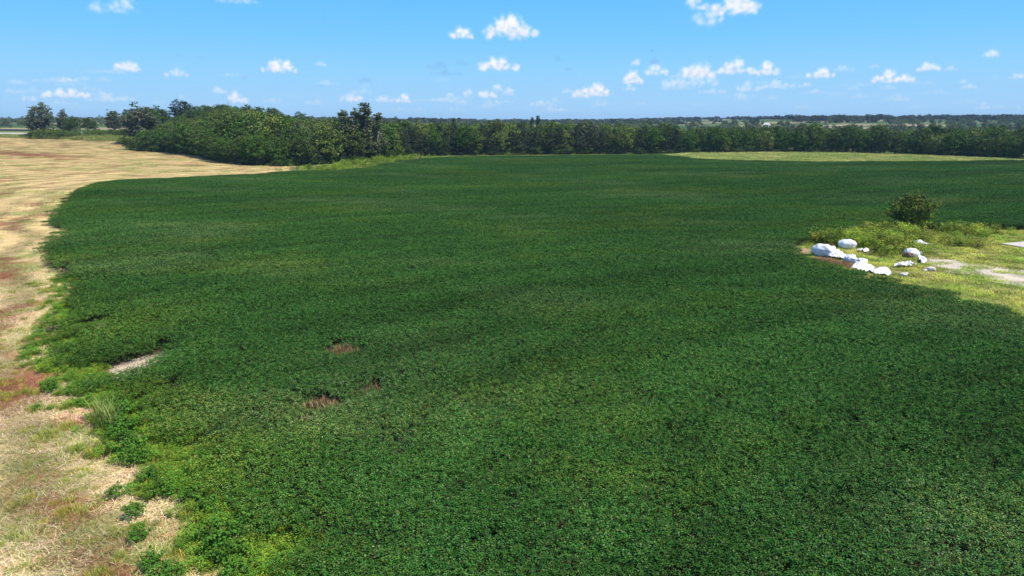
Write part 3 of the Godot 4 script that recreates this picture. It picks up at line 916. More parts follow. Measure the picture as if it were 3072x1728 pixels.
func build_trees():
	make_kinds()
	var looks := {
		"broadleaf": ["broadleaf_tree", "green broadleaf tree"], "layered": ["dark_tree", "dark tree with drooping layered boughs"],
		"yellowish": ["pale_green_tree", "yellow green broadleaf tree"], "greyish": ["grey_green_tree", "dull grey green open topped tree"]}
	for row in 4:
		var step: float = [5.2, 6.4, 7.0, 7.6][row]
		var back: float = [0.0, 7.5, 16.0, 25.0][row]
		var carry := 0.0
		for i in LINE.size() - 1:
			var a: Array = LINE[i]
			var b: Array = LINE[i + 1]
			var len2 := Vector2(a[0] - b[0], a[1] - b[1]).length()
			var p := carry
			while p < len2:
				var f := p / len2
				p += step * rnd(0.8, 1.2)
				var x := lerpf(a[0], b[0], f) + rnd(-1.2, 1.2)
				var d := lerpf(a[1], b[1], f) + 2.6 + back + rnd(-1.5, 1.5)
				if a[0] > 160.0: x += back * 0.5
				var hf := lerpf(a[2], b[2], f)
				var hb := lerpf(a[3], b[3], f)
				var h: float = lerpf(hf, hb, [0.0, 0.5, 0.9, 1.0][row]) * rnd(0.76, 1.14)
				var left := x < -66.0
				var mid := x > -66.0 and x < 75.0
				var t := rng.randf()
				var k := "broadleaf"
				if mid and row < 2 and t < 0.58: k = "layered"
				elif left and x > -75.0 and t < 0.5: k = "layered"
				elif t > 0.86: k = "yellowish"
				elif t > 0.78 and row > 0: k = "greyish"
				var mesh: String = {"yellowish": "broadleaf", "greyish": "cottonwood"}.get(k, k)
				var tn := 1 if k == "yellowish" else 0
				if k == "broadleaf": tn = [0, 0, 4, 2, 3][rng.randi() % 5] if mid else [0, 4, 4, 0, 2][rng.randi() % 5]
				if k == "layered": tn = [0, 3, 2][rng.randi() % 3]
				var zone := "beside the mown hay" if left else "behind the bright weeds" if x < -20.0 else "straight behind the soybeans" if x < 60.0 else "behind the pale grass strip"
				var where: String = ["front", "second", "third", "rearmost"][row]
				var o := tree(looks[k][0], mesh, x, d, h, "%s in the %s tree row %s" % [looks[k][1], where, zone], "trees " + zone, tn, rnd(0.95, 1.2))
				if k == "yellowish": (o.get_node("crown") as MeshInstance3D).material_override = yellow_mat()
			carry = p - len2
	# leafy shrubs that close the foot of the wood
	for i in LINE.size() - 2:
		var a: Array = LINE[i]
		var b: Array = LINE[i + 1]
		var n := int(Vector2(a[0] - b[0], a[1] - b[1]).length() / 5.0) + 1
		for k in n:
			var f := (k + rng.randf()) / n
			var x := lerpf(a[0], b[0], f)
			var spot := "beside the mown hay" if x < -66.0 else "behind the bright weeds" if x < -20.0 else "straight behind the soybeans" if x < 60.0 else "behind the pale grass strip"
			tree("low_shrub", "shrub", x, lerpf(a[1], b[1], f) + rnd(0.3, 2.0), rnd(1.8, 3.8), "low dark leafy shrub at the foot of the trees " + spot, "shrubs " + spot, 2, rnd(0.9, 1.3), "shrub")
	# tall open trees that stand above the line
	for q in [[-57.8, 240.0, 17.2], [-55.0, 243.0, 17.6], [-50.9, 246.0, 19.8], [-47.8, 250.0, 16.2], [-52.8, 249.0, 17.0]]:
		tree("poplar_tree", "poplar", q[0], q[1], q[2], "slender grey green tree with pale forked trunk towering over the tree line", "tall slender trees in the tree line", 0, 1.8)
	for q in [[-105.0, 292.0, 16.2], [-108.0, 294.0, 15.6], [-27.0, 325.0, 14.8], [9.0, 322.0, 15.4], [12.0, 323.0, 16.2]]:
		tree("upright_tree", "poplar", q[0], q[1], q[2], "thin upright tree top poking out of the woods", "thin tree tops above the woods", 2)
	# the rise: cottonwoods, shrubs and a round tree
	tree("cottonwood_tree", "cottonwood", -255.2, 380.0, 18.4, "large grey green cottonwood behind the hedge shrubs, next to a smaller one", "", 0, 1.35)
	tree("cottonwood_tree", "cottonwood", -246.5, 386.0, 14.2, "small open cottonwood top beside the large cottonwood behind the hedge", "", 0, 0.75)
	tree("cottonwood_tree", "cottonwood", -209.8, 370.0, 11.4, "medium grey green cottonwood near the leaning utility pole", "", 0, 1.25)
	tree("cottonwood_tree", "cottonwood", -199.0, 366.0, 9.6, "low grey cottonwood between a medium one and a big spreading one", "", 2, 1.3)
	tree("cottonwood_tree", "cottonwood", -172.5, 326.0, 18.6, "big spreading cottonwood with pale branches at the end of the woods", "", 0, 1.45)
	tree("round_tree", "round", -197.8, 420.0, 16.0, "dark dense round crowned tree standing beside the wooded mound", "", 2, 1.1)
	for q in [[-231.0, 371.0, 9.6, 1.0], [-226.0, 373.0, 8.4, 1.1], [-237.0, 374.0, 8.0, 1.0], [-221.0, 370.0, 7.0, 1.0]]:
		tree("broadleaf_tree", "broadleaf", q[0], q[1], q[2], "dark green bushy tree behind the hedge shrubs on the rise", "bushy trees behind the hedge", 2, q[3])
	var hedge := [[-246.0, 361.0, 5.0], [-240.0, 356.0, 5.4], [-234.0, 352.5, 5.6], [-228.5, 350.0, 5.2], [-223.0, 347.0, 5.0], [-217.5, 346.5, 4.4], [-211.0, 351.0, 3.9], [-205.0, 350.0, 3.7], [-199.0, 349.0, 3.9], [-193.0, 348.5, 3.6], [-187.0, 346.0, 3.2], [-256.0, 372.0, 3.2], [-264.0, 382.0, 2.6], [-276.0, 394.0, 2.4]]
	for q in hedge:
		tree("hedge_shrub", "shrub", q[0], q[1], q[2], "rounded green hedge shrub at the top of the mown hay field", "hedge shrubs above the hay", rng.randi() % 2, 1.0, "shrub")
	# trees of the wooded mound behind
	for k in 85:
		var x := -165.0 + rng.randfn(0.0, 48.0)
		var d := rnd(345, 425)
		if x < -200.0 or x > -60.0: continue
		tree("mound_tree", "broadleaf", x, d, rnd(8.5, 11.5), "green tree on the wooded mound behind the tree line", "trees on the wooded mound", [0, 2, 4, 2][rng.randi() % 4], rnd(1.0, 1.3))
	# the wood behind the first rows, one closed canopy
	var wood := []
	for k in 3:
		var v: Array = KIND.broadleaf[k]
		wood.append(v[1])
	var spots := []
	for i in LINE.size() - 1:
		var a: Array = LINE[i]
		var b: Array = LINE[i + 1]
		var n := int(Vector2(a[0] - b[0], a[1] - b[1]).length() * 1.5) + 4
		for k in n:
			var f := rng.randf()
			var deep := rnd(32, 82)
			var x := lerpf(a[0], b[0], f) * (1.0 + deep / 600.0)
			var d := lerpf(a[1], b[1], f) + deep
			if x < -175.0 or x > 260.0: continue
			var h: float = lerpf(a[3], b[3], f) * rnd(0.78, 1.0) - (0.0 if x < 60.0 else 1.0)
			var s := h / 10.4
			var g := rnd(0.65, 1.1)
			spots.append([placed(x, d, rnd(0, TAU), Vector3(s * 1.15, s, s * 1.15)), Color(g * rnd(0.9, 1.25), g, g)])
	scatter("wood_canopy", wood, M.leaf, spots, "closed green canopy of the wood behind the first tree rows", "woods")

func yellow_mat() -> Material:
	if not M.has("yellow"):
		var m := leafy(Color(0.30, 0.36, 0.06), 0.6, 0.35)
		var t := Image.create(4, 4, false, Image.FORMAT_RGBF)
		t.fill(Color(1.25, 1.08, 0.8))
		m.albedo_texture = ImageTexture.create_from_image(t)
		M.yellow = m
	return M.yellow

func build_far():
	# coarse crowns for trees that are a few pixels tall
	var mid := []
	for k in 3:
		var lobes := [[Vector3(0, 5.0, 0), Vector3(3.4, 4.2, 3.4)], [Vector3(2.2, 3.5, 0.5), Vector3(2.2, 2.4, 2.2)], [Vector3(-1.8, 4.0, -1.0), Vector3(2.2, 2.6, 2.2)], [Vector3(0.3, 2.0, 2.0), Vector3(2.6, 1.8, 2.4)]]
		mid.append(crown(lobes, 48, 12, 1.2, 0.95, Color(0.085, 0.130, 0.055)))
	var spots := []
	for k in 6500:
		var d := 345.0 + 700.0 * pow(rng.randf(), 0.9)
		var x := rnd(-0.80, 0.86) * d
		if x < 60.0 and x > -0.30 * d and d < 600.0 and x < 20.0: continue
		if x < -150.0 and d < 640.0: continue
		var n := na.get_noise_2d(x * 0.010, d * 0.010)
		var want := 0.02 + 1.0 * n
		if x > 40.0 and d < 760.0: want += 0.42
		if x > 250.0 and x < 470.0 and d > 690.0 and d < 960.0: want -= 0.6
		if x < -120.0 and d > 720.0: want += 0.4
		if x > 540.0 and d > 900.0: want += 0.4
		if rng.randf() > want: continue
		var s := rnd(0.45, 0.9)
		var g := rnd(0.85, 1.5)
		spots.append([placed(x, d, rnd(0, TAU), Vector3(s * 1.1, s * rnd(0.85, 1.15), s * 1.1)), Color(g * rnd(0.95, 1.25), g, g * rnd(0.9, 1.2))])
	print("mid trees ", spots.size())
	scatter("far_woodland", mid, M.leaf, spots, "scattered pale green woodland spreading beyond the tree line", "woods")
	var lump := []
	for k in 3:
		var lobes := [[Vector3(0, 5, 0), Vector3(7, 5, 6)], [Vector3(6, 4, 2), Vector3(5, 4, 5)], [Vector3(-6, 4, -2), Vector3(5, 4.4, 5)]]
		lump.append(crown(lobes, 40, 9, 2.2, 2.4, Color(0.052, 0.080, 0.040)))
	spots = []
	for k in 7000:
		var d := 1020.0 + 2600.0 * pow(rng.randf(), 1.2)
		var x := rnd(-0.82, 0.88) * d
		var n := na.get_noise_2d(x * 0.0035 + 5.0, d * 0.006)
		var want := 0.05 + 1.4 * n + 0.45 * sstep(1900, 2500, d)
		if x > 500.0 and d < 1500.0: want += 0.5
		if rng.randf() > want: continue
		var s: float = rnd(0.5, 0.95)
		var g := rnd(0.7, 1.25)
		spots.append([placed(x, d, rnd(0, TAU), Vector3(s * 1.3, s, s * 1.3)), Color(g, g, g)])
	print("far lumps ", spots.size())
	scatter("distant_woods", lump, M.leaf, spots, "blue hazed woods along the distant ridges", "woods")

# ------------------------------------------------------------------ film-wrapped bales and litter
func lumpy(rad: Vector3, rough: float, seed_: int, folds := 0.0) -> ArrayMesh:
	# a sagging rounded body, flat where it meets the ground
	var nu := 34
	var nv := 20
	var pts := []
	for j in nv + 1:
		var th := PI * j / nv
		var row := []
		for i in nu:
			var ph := TAU * i / nu
			var u := Vector3(sin(th) * cos(ph), cos(th), sin(th) * sin(ph))
			var b := Vector3(signf(u.x) * pow(absf(u.x), 0.92), u.y, signf(u.z) * pow(absf(u.z), 0.95))
			var f := 1.0 + rough * na.get_noise_3d(u.x * 1.4 + seed_, u.y * 1.4, u.z * 1.4) + rough * 0.35 * nb.get_noise_3d(u.x * 5.0, u.y * 5.0 + seed_, u.z * 5.0)
			f += folds * sin(u.x * 13.0 + 2.0 * nb.get_noise_3d(u.x * 2.0, u.y * 2.0, u.z * 2.0 + seed_))
			var p := b * rad * f
			p.y += rad.y * 0.72
			if p.y < -0.05: p.y = -0.05
			row.append(p)
		pts.append(row)
	var st := SurfaceTool.new()
	st.begin(Mesh.PRIMITIVE_TRIANGLES)
	st.set_smooth_group(0)
	for j in nv:
		for i in nu:
			var a: Vector3 = pts[j][i]
			var b: Vector3 = pts[j][(i + 1) % nu]
			var c: Vector3 = pts[j + 1][i]
			var e: Vector3 = pts[j + 1][(i + 1) % nu]
			for p in [a, b, c, b, e, c]: st.add_vertex(p)
	st.index()
	st.generate_normals()
	return st.commit()

func sheet(pts: Array, peaks: Array, crumple: float, seed_: int) -> ArrayMesh:
	# loose film lying on the ground: outline in metres, peaks [x, z, height, radius]
	var pl := poly(pts)
	var lo := Vector2(1e9, 1e9)
	var hi := -lo
	for p in pl:
		lo = lo.min(p); hi = hi.max(p)
	var st := SurfaceTool.new()
	st.begin(Mesh.PRIMITIVE_TRIANGLES)
	st.set_smooth_group(0)
	var step := 0.09
	var f := func(x: float, z: float) -> Vector3:
		var y := 0.05 + crumple * (0.7 * absf(nb.get_noise_2d(x * 1.7 + seed_, z * 1.7)) + 0.45 * absf(nb.get_noise_2d(x * 4.2, z * 4.2 + seed_)))
		for p in peaks: y += p[2] * exp(-(pow(x - p[0], 2) + pow(z - p[1], 2)) / (p[3] * p[3]))
		return Vector3(x + 0.05 * nb.get_noise_2d(x * 3.0, z * 3.0), y, z + 0.05 * nb.get_noise_2d(z * 3.0, x * 3.0 + 9.0))
	var x := lo.x
	while x < hi.x:
		var z := lo.y
		while z < hi.y:
			if Geometry2D.is_point_in_polygon(Vector2(x + step * 0.5, z + step * 0.5), pl):
				var a: Vector3 = f.call(x, z)
				var b: Vector3 = f.call(x + step, z)
				var c: Vector3 = f.call(x, z + step)
				var e: Vector3 = f.call(x + step, z + step)
				for p in [a, b, c, b, e, c]: st.add_vertex(p)
			z += step
		x += step
	st.index()
	st.generate_normals()
	return st.commit()

func build_yard():
	# big bale with its torn, slumping end
	var b := thing("wrapped_bale", at(31.1, 66.9), "largest bulging white film-wrapped bale, torn open at one end", "bale")
	b.rotation.y = -0.96
	part("wrap", lumpy(Vector3(1.25, 0.70, 0.86), 0.2, 3, 0.04), M.film, b)
	var tf := part("torn_flap", sheet([-0.4, -0.6, 0.6, -0.65, 0.75, 0.0, 0.6, 0.35, -0.4, 0.3], [[-0.3, -0.2, 0.6, 0.6]], 0.25, 5), M.film, b)
	tf.position = Vector3(1.45, 0.08, -0.1)
	var lf := part("loose_film", sheet([-0.7, -0.3, 0.9, -0.35, 1.15, 0.1, 0.7, 0.4, -0.7, 0.35], [[-0.4, 0, 0.3, 0.4], [0.4, 0.05, 0.25, 0.35]], 0.3, 8), M.film, b)
	lf.position = Vector3(1.6, 0.05, 0.45)
	b = thing("wrapped_bundle", at(32.1, 63.5), "small rounded white film bundle between the torn bale and a smaller bundle", "bundle")
	b.rotation.y = -0.4
	part("wrap", lumpy(Vector3(0.60, 0.47, 0.55), 0.22, 14, 0.04), M.film, b)
	b = thing("wrapped_bundle", at(32.7, 62.5), "smallest white film bundle leaning against the flat white sheet", "bundle")
	b.rotation.y = -0.9
	part("wrap", lumpy(Vector3(0.48, 0.38, 0.42), 0.26, 25, 0.04), M.film, b)
	b = thing("film_sheet", at(31.9, 60.8), "peaked white plastic sheet spread at the edge of the soybeans", "plastic sheet")
	part("film", sheet([-1.0, 0.0, -0.3, -0.9, 0.6, -1.6, 1.0, -0.6, 0.95, 0.4, 0.2, 1.2, -0.5, 1.6, -0.8, 0.8], [[0.2, -0.7, 0.42, 0.6], [0.5, 0.1, 0.2, 0.4]], 0.26, 31), M.film, b)
	b = thing("film_sheet", at(32.6, 59.0), "flat white plastic sheet with straight cut end at the edge of the soybeans", "plastic sheet")
	part("film", sheet([-1.0, -0.3, 0.3, -1.0, 1.0, -0.85, 0.75, 0.4, 0.1, 1.4, -0.7, 0.9], [[0.4, -0.4, 0.3, 0.5], [-0.3, 0.1, 0.2, 0.4]], 0.26, 37), M.film, b)
	b = thing("wrapped_bale", at(35.6, 71.5), "clean oval white bale sunk among the tall weeds", "bale")
	b.rotation.y = -0.35
	part("wrap", lumpy(Vector3(0.92, 0.56, 0.7), 0.14, 41, 0.012), M.film, b)
	b = thing("film_scrap", at(36.1, 69.1), "crumpled white film scrap in front of the oval bale", "film scrap")
	part("film", sheet([-0.7, -0.2, -0.3, -0.4, 0.4, -0.35, 0.7, 0.0, 0.4, 0.4, -0.4, 0.35], [[-0.3, 0, 0.22, 0.3], [0.35, 0.05, 0.26, 0.3]], 0.3, 52), M.film, b)
	b = thing("film_scrap", at(44.7, 73.6), "white film scrap lying in the tall weeds below the round bush", "film scrap")
	part("film", sheet([-0.8, -0.3, 0.0, -0.7, 0.7, -0.4, 0.95, 0.1, 0.5, 0.6, -0.6, 0.5], [[-0.2, -0.1, 0.45, 0.5]], 0.22, 57), M.film, b)
	b = thing("film_heap", at(39.6, 66.6), "low white mound of rotting bale spilling brown straw beside the weeds", "heap")
	b.rotation.y = 0.5
	part("wrap", lumpy(Vector3(0.75, 0.5, 0.55), 0.32, 61, 0.04), M.film, b)
	var hs := part("straw_fill", lumpy(Vector3(0.5, 0.34, 0.45), 0.4, 66), plain(0.17, 0.115, 0.07, 0.95), b)
	hs.position = Vector3(-0.75, 0, 0.2)
	var he := part("loose_film", sheet([-0.5, -0.3, 0.4, -0.35, 0.6, 0.2, -0.3, 0.35], [[0, 0, 0.25, 0.3]], 0.35, 67), M.film, b)
	he.position = Vector3(0.75, 0.1, 0.2)
	b = thing("film_scrap", at(39.4, 64.4), "long twisted white film strip trailing toward the gravel", "film scrap")
	b.rotation.y = 1.15
	part("film", sheet([-1.9, -0.25, -0.5, -0.35, 0.5, -0.15, 2.1, -0.12, 2.0, 0.15, 0.4, 0.3, -1.7, 0.22], [[-1.1, 0, 0.35, 0.4], [0.2, 0, 0.25, 0.4]], 0.34, 71), M.film, b)
	b = thing("film_scrap", at(36.1, 61.6), "crumpled white film scrap folded over itself in the grass near the gravel", "film scrap")
	b.rotation.y = 0.5
	part("film", sheet([-1.1, -0.2, -0.4, -0.5, 0.6, -0.45, 1.2, -0.15, 0.7, 0.3, -0.5, 0.4], [[-0.5, 0, 0.3, 0.35], [0.6, -0.1, 0.25, 0.3]], 0.38, 75), M.film, b)
	var df := part("folded_film", sheet([-0.6, -0.3, 0.6, -0.3, 0.8, 0.15, -0.4, 0.3], [[0, 0, 0.3, 0.35]], 0.34, 78), M.film, b)
	df.position = Vector3(0.4, 0.06, 0.3)
	for q in [[37.6, 59.9, 0.3, "largest pale stone lying in the grass beside the gravel"], [33.9, 57.7, 0.24, "pale stone in the grass beside the cut white sheet"], [36.9, 59.7, 0.17, "small pale stone beside the largest stone near the gravel"], [34.5, 58.3, 0.16, "smaller stone a pace behind the stone by the white sheet"]]:
		var s := part(numbered("stone"), lumpy(Vector3(q[2] * 1.3, q[2] * 0.75, q[2]), 0.35, int(q[0] * 7)), M.stone, self)
		s.position = at(q[0], q[1])
		tag(s, q[3], "stone")
	# concrete slab
	var sl := Shape.new()
	sl.box(Vector3(0, 0.03, 0), Vector3(8.0, 0.22, 5.0), Color.WHITE)
	var slab := part(numbered("concrete_slab"), sl.mesh(), M.concrete, self)
	slab.position = at(58.2, 72.8)
	slab.rotation.y = 0.357
	tag(slab, "flat pale concrete slab in the grass beyond the gravel", "slab")
	# straw litter under the bales
	var lit := []
	for k in 80:
		var f := rng.randf()
		var p := Vector2(29.6, 65.6).lerp(Vector2(31.0, 61.0), f) + Vector2(rnd(-0.3, 0.9), rnd(-0.6, 0.6))
		lit.append([placed(p.x, p.y, rnd(0, TAU), Vector3(0.8, rnd(0.6, 1.6), 0.8)), Color(1, 1, 1) * rnd(0.6, 1.1)])
	var ms := []
	for k in 2: ms.append(straw_patch(THATCH, 220, 0.5))
	scatter("bale_litter", ms, M.straw, lit, "dark rotten straw litter along the foot of the white bales", "straw")
	# gravel
	var gm := []
	for k in 2:
		var g := Shape.new()
		for i in 120:
			var r := sqrt(rng.randf()) * 0.9
			var t := rnd(0, TAU)
			var o := Vector3(r * cos(t), 0.01, r * sin(t))
			var z := rnd(0.015, 0.05)
			var col := Color(0.78, 0.69, 0.56) * rnd(0.7, 1.15)
			for e in 4:
				var a0 := TAU * e / 4.0 + t
				var a1 := a0 + TAU / 4.0
				g.tri(o + Vector3(cos(a0), 0, sin(a0)) * z, o + Vector3(0, z * 0.8, 0), o + Vector3(cos(a1), 0, sin(a1)) * z, col)
		gm.append(g.mesh())
	var gs := []
	for k in 200:
		var px := rnd(38.5, 52)
		var pd := rnd(50, 65.5)
		if inside(gravel_poly, px, pd): gs.append([placed(px, pd, rnd(0, TAU), Vector3.ONE), Color(1, 1, 1) * rnd(0.85, 1.1)])
	scatter("gravel", gm, M.straw, gs, "pale gravel scattered over the bare track by the bales", "gravel")
	# clods and bits of straw on the bare spots of the crop
	var cs := []
	for sp in BARE:
		for k in int(6.0 + sp[2] * 14.0):
			var a := rnd(0, TAU)
			var q: float = sqrt(rng.randf()) * (sp[2] + 0.5)
			cs.append([placed(sp[0] + cos(a) * q, sp[1] + sin(a) * q * (1.0 if sin(a) > 0.0 else 1.8), rnd(0, TAU), Vector3(0.5, rnd(0.8, 1.8), 0.5)), Color(1.0, 0.95, 0.9) * (rnd(0.7, 1.15) if sp[0] < -18.0 else rnd(0.25, 0.6))])
	var dead := []
	var dm := []
	for k in 2: dm.append(tuft_patch([Color(0.30, 0.18, 0.11), Color(0.22, 0.13, 0.08), Color(0.42, 0.29, 0.19), Color(0.12, 0.16, 0.05)], 90, 0.5, 0.15, 0.5, 0.012))
	for sp in BARE:
		if sp[0] < -18.0: continue
		for k in (5 if sp[1] > 25.0 else 1): dead.append([placed(sp[0] + rnd(-0.5, 0.5), sp[1] + rnd(-0.7, 0.4), rnd(0, TAU), Vector3(0.8, rnd(1.2, 1.7), 0.8)), Color(1.25, 1.15, 1.1) * rnd(0.7, 1.2)])
	scatter("dead_plants", dm, M.straw, dead, "withered reddish brown plants in the thin spots of the crop", "plants")
	scatter("soil_clods", gm, M.straw, cs, "crumbled dry soil on the bare spots among the soybeans", "soil")
	# the round bush
	var lobes := [[Vector3(0, 1.9, 0), Vector3(1.7, 1.5, 1.6)]]
	for j in 9:
		var a := TAU * j / 9.0 + rnd(-0.2, 0.2)
		lobes.append([Vector3(cos(a) * 1.6, rnd(0.9, 2.7), sin(a) * 1.6), Vector3(0.75, 0.65, 0.75)])
	lobes.append([Vector3(0.2, 3.1, 0), Vector3(0.95, 0.6, 0.95)])
	var bu := thing("bush", at(49.6, 84.4), "round dark green bush standing alone behind the weeds", "bush")
	part("stem", trunk(1.8, 0.09, lobes, BARK, 8), M.bark, bu)
	part("crown", crown(lobes, 230, 24, 0.42, 0.18, Color(0.100, 0.150, 0.026), 0.9, 0.3), M.grass, bu)
	bu.scale = Vector3(1.22, 1.3, 1.22)

func build_far_objects():
	# leaning utility pole on the rise
	var p := thing("utility_pole", at(-331.0, 560.0), "pale leaning wooden utility pole before the dark hillside crop", "pole")
	var s := Shape.new()
	s.tube(Vector3(0, -0.5, 0), Vector3(-0.5, 9.2, 0), 0.22, 0.15, Color.WHITE, 8)
	part("post", s.mesh(), M.wood, p)
	s = Shape.new()
	s.box(Vector3(-0.45, 8.6, 0), Vector3(2.2, 0.14, 0.12), Color.WHITE)
	part("crossarm", s.mesh(), M.wood, p)
	# forked mast on the mound
	p = thing("forked_mast", at(-162.8, 405.0), "thin forked mast rising from the wooded mound", "mast")
	s = Shape.new()
	s.tube(Vector3(0, 0, 0), Vector3(0, 9.6, 0), 0.12, 0.09, Color.WHITE, 6)
	part("post", s.mesh(), M.steel, p)
	for k in [-1.0, 1.0]:
		s = Shape.new()
		s.tube(Vector3(0, 9.6, 0), Vector3(0.8 * k, 11.4, 0), 0.08, 0.06, Color.WHITE, 6)
		part("arm", s.mesh(), M.steel, p)
	# distant lattice mast
	p = thing("radio_mast", at(-322.0, 3200.0), "hair thin radio mast standing on the distant ridge", "mast")
	s = Shape.new()
	for k in 3:
		var a := TAU * k / 3.0
		s.tube(Vector3(cos(a), -1, sin(a)) * 0.9, Vector3(cos(a) * 0.5, 38, sin(a) * 0.5), 0.2, 0.15, Color.WHITE, 5)
	for j in 12:
		for k in 3:
			var a := TAU * k / 3.0
			var b := TAU * (k + 1) / 3.0
			s.tube(Vector3(cos(a) * 0.8, j * 3.0, sin(a) * 0.8), Vector3(cos(b) * 0.7, j * 3.0 + 3.0, sin(b) * 0.7), 0.1, 0.1, Color.WHITE, 4)
	part("lattice", s.mesh(), M.steel, p)
	# small white barn
	p = thing("white_barn", at(291.0, 800.0), "small white barn among trees in the far fields", "barn")
	p.rotation.y = 0.5
	s = Shape.new()
	s.box(Vector3(0, 1.4, 0), Vector3(4.6, 3.0, 7.0), Color.WHITE)
	part("wall", s.mesh(), M.white, p)
	s = Shape.new()
	for k in [-1.0, 1.0]:
		s.tri(Vector3(2.6 * k, 2.9, -3.8), Vector3(0, 4.7, -3.8), Vector3(0, 4.7, 3.8), Color.WHITE)
		s.tri(Vector3(2.6 * k, 2.9, -3.8), Vector3(0, 4.7, 3.8), Vector3(2.6 * k, 2.9, 3.8), Color.WHITE)
		s.tri(Vector3(-2.3, 2.9, 3.5 * k), Vector3(0, 4.6, 3.5 * k), Vector3(2.3, 2.9, 3.5 * k), Color.WHITE)
	part("roof", s.mesh(), M.white, p)
	s = Shape.new()
	s.box(Vector3(0, 1.15, 3.53), Vector3(1.6, 2.3, 0.06), Color.WHITE)
	part("door", s.mesh(), M.roof, p)
	for q in [[276.0, 792.0, 7.5], [268.0, 800.0, 6.5], [304.0, 790.0, 7.0], [312.0, 795.0, 7.8], [330.0, 800.0, 5.0]]:
		tree("farmyard_tree", "broadleaf", q[0], q[1], q[2], "dark tree standing beside the small white barn", "trees beside the white barn", 2, 1.25)
	tree("lone_tree", "round", 456.0, 1150.0, 12.5, "lone dark spreading tree standing tall in the far fields", "", 2, 1.5)
	tree("field_tree", "round", 590.0, 1130.0, 11.5, "dark rounded tree at the end of the far wooded ridge", "", 2, 1.3)
	tree("field_tree", "round", -288.0, 620.0, 7.5, "small thin tree on the skyline above the hillside crop", "thin trees above the hillside crop", 2, 0.9)
	tree("field_tree", "round", -300.0, 625.0, 6.5, "small thin tree on the skyline above the hillside crop", "thin trees above the hillside crop", 2, 0.9)
	# dark slatted fence beside the pale road
	var f := thing("slatted_fence", at(-414.0, 566.0), "low dark fence beside the pale road on the rise", "fence")
	var pm := Shape.new()
	pm.box(Vector3(0, 0.75, 0), Vector3(1.25, 1.1, 0.08), Color.WHITE)
	var panel := pm.mesh()
	var qm := Shape.new()
	qm.box(Vector3(0, 0.6, 0), Vector3(0.14, 1.5, 0.14), Color.WHITE)
	var post := qm.mesh()
	for k in 34:
		var x := -14.0 + k * 1.6
		var y := lie(-414.0 + x, 566.0 - x * 0.15) - lie(-414.0, 566.0)
		var o := part("panel", panel, M.fence, f)
		o.position = Vector3(x, y, x * 0.15)
		o = part("post", post, M.wood, f)
		o.position = Vector3(x + 0.8, y, x * 0.15 + 0.12)
	# birds
	for q in [[23.4, 24.6, 120.0, "tiny dark bird flying high over the middle of the field"], [52.5, 21.2, 140.0, "tiny dark bird flying low in front of the distant clouds"]]:
		var bd := thing("bird", Vector3(q[0], q[1], -q[2]), q[3], "bird")
		bd.rotation = Vector3(0.2, 0.7, 0.3)
		var sh := Shape.new()
		sh.tube(Vector3(-0.11, 0, 0), Vector3(0.0, 0.01, 0), 0.012, 0.035, Color.WHITE, 6)
		sh.tube(Vector3(0.0, 0.01, 0), Vector3(0.10, 0.02, 0), 0.035, 0.012, Color.WHITE, 6)
		sh.tri(Vector3(-0.10, 0, 0), Vector3(-0.19, 0, 0.04), Vector3(-0.19, 0, -0.04), Color.WHITE)
		for k in [-1.0, 1.0]:
			sh.tri(Vector3(0.05, 0.02, 0.02 * k), Vector3(0.02, 0.07, 0.20 * k), Vector3(-0.05, 0.02, 0.02 * k), Color.WHITE)
			sh.tri(Vector3(0.02, 0.07, 0.20 * k), Vector3(-0.06, 0.05, 0.30 * k), Vector3(-0.05, 0.02, 0.02 * k), Color.WHITE)
		part("body", sh.mesh(), M.bird, bd)

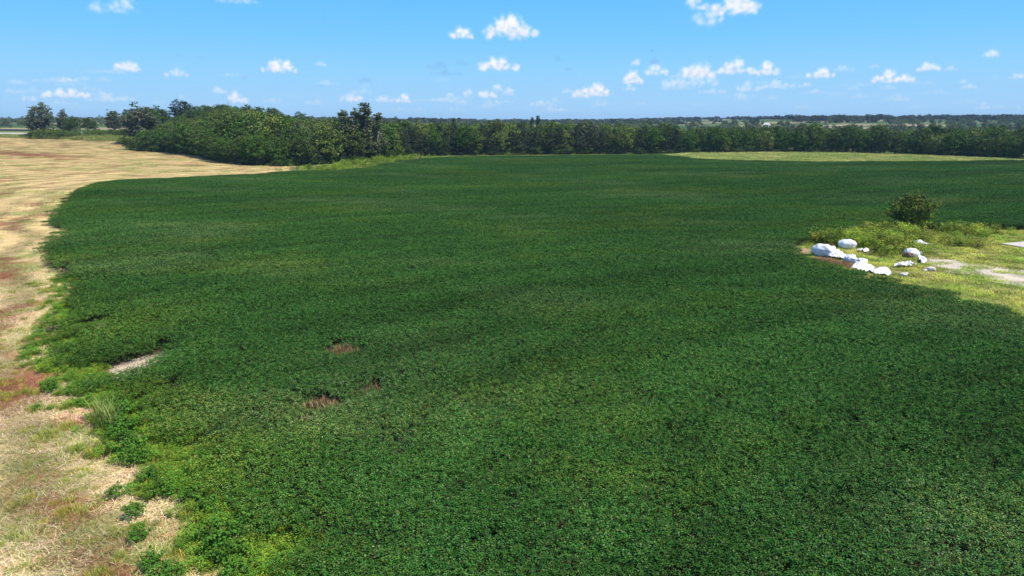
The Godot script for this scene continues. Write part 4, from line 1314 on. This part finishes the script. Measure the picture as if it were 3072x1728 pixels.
func build_edge_weeds():
	# single bushy weeds and grass clumps that stand out along the margin
	var bushes := []
	for k in 4:
		var lobes := [[Vector3(0, 0.45, 0), Vector3(0.42, 0.38, 0.42)]]
		for j in 6:
			var a := TAU * j / 6.0 + rnd(-0.3, 0.3)
			lobes.append([Vector3(cos(a) * 0.38, rnd(0.3, 0.7), sin(a) * 0.38), Vector3(0.24, 0.2, 0.24)])
		bushes.append(crown(lobes, 60, 14, 0.13, 0.085, Color(0.070, 0.185, 0.022), 0.8, 0.5))
	var stem := Shape.new()
	for k in 5:
		var a := TAU * k / 5.0
		stem.tube(Vector3(0, -0.05, 0), Vector3(cos(a) * 0.25, 0.6, sin(a) * 0.25), 0.012, 0.006, Color(0.10, 0.15, 0.04), 4)
	var sm := stem.mesh()
	var n := 0
	for q in [[-12.4, 21.9, 0.9], [-11.2, 21.6, 0.85], [-10.4, 20.9, 0.8], [-9.0, 18.9, 1.35], [-8.6, 18.2, 1.0], [-9.9, 17.0, 1.05], [-8.0, 17.3, 0.9], [-16.4, 26.6, 1.3], [-15.3, 25.0, 1.2], [-14.6, 24.4, 0.9], [-17.6, 28.6, 1.1], [-18.6, 29.6, 0.9], [-13.4, 22.9, 0.8], [-12.8, 20.6, 0.7], [-11.9, 19.3, 0.65], [-10.8, 17.9, 0.7], [-22.8, 31.6, 0.8], [-14.1, 21.9, 0.6]]:
		var o := thing("bushy_weed", at(q[0], q[1]), "bright green bushy weed at the ragged margin of the soybeans", "weed", "bright bushy weeds along the margin")
		o.basis = Basis(Vector3.UP, rnd(0, TAU)).scaled_local(Vector3(q[2], q[2] * 0.9, q[2]))
		part("stem", sm, M.grass, o)
		part("foliage", bushes[n % 4], M.grass, o)
		n += 1
	var g := tuft_patch([Color(0.12, 0.19, 0.035), Color(0.17, 0.24, 0.05), Color(0.28, 0.33, 0.10)], 150, 0.6, 0.9, 1.6, 0.02)
	for q in [[-18.3, 28.4, 0.72], [-17.4, 27.3, 0.8], [-17.9, 27.8, 0.65]]:
		var o := thing("tall_grass_clump", at(q[0], q[1]), "clump of tall arching grass beside the bare sand", "grass", "tall grass clumps beside the sand")
		o.basis = Basis(Vector3.UP, rnd(0, TAU)).scaled_local(Vector3(q[2], q[2], q[2]))
		part("blades", g, M.grass, o)
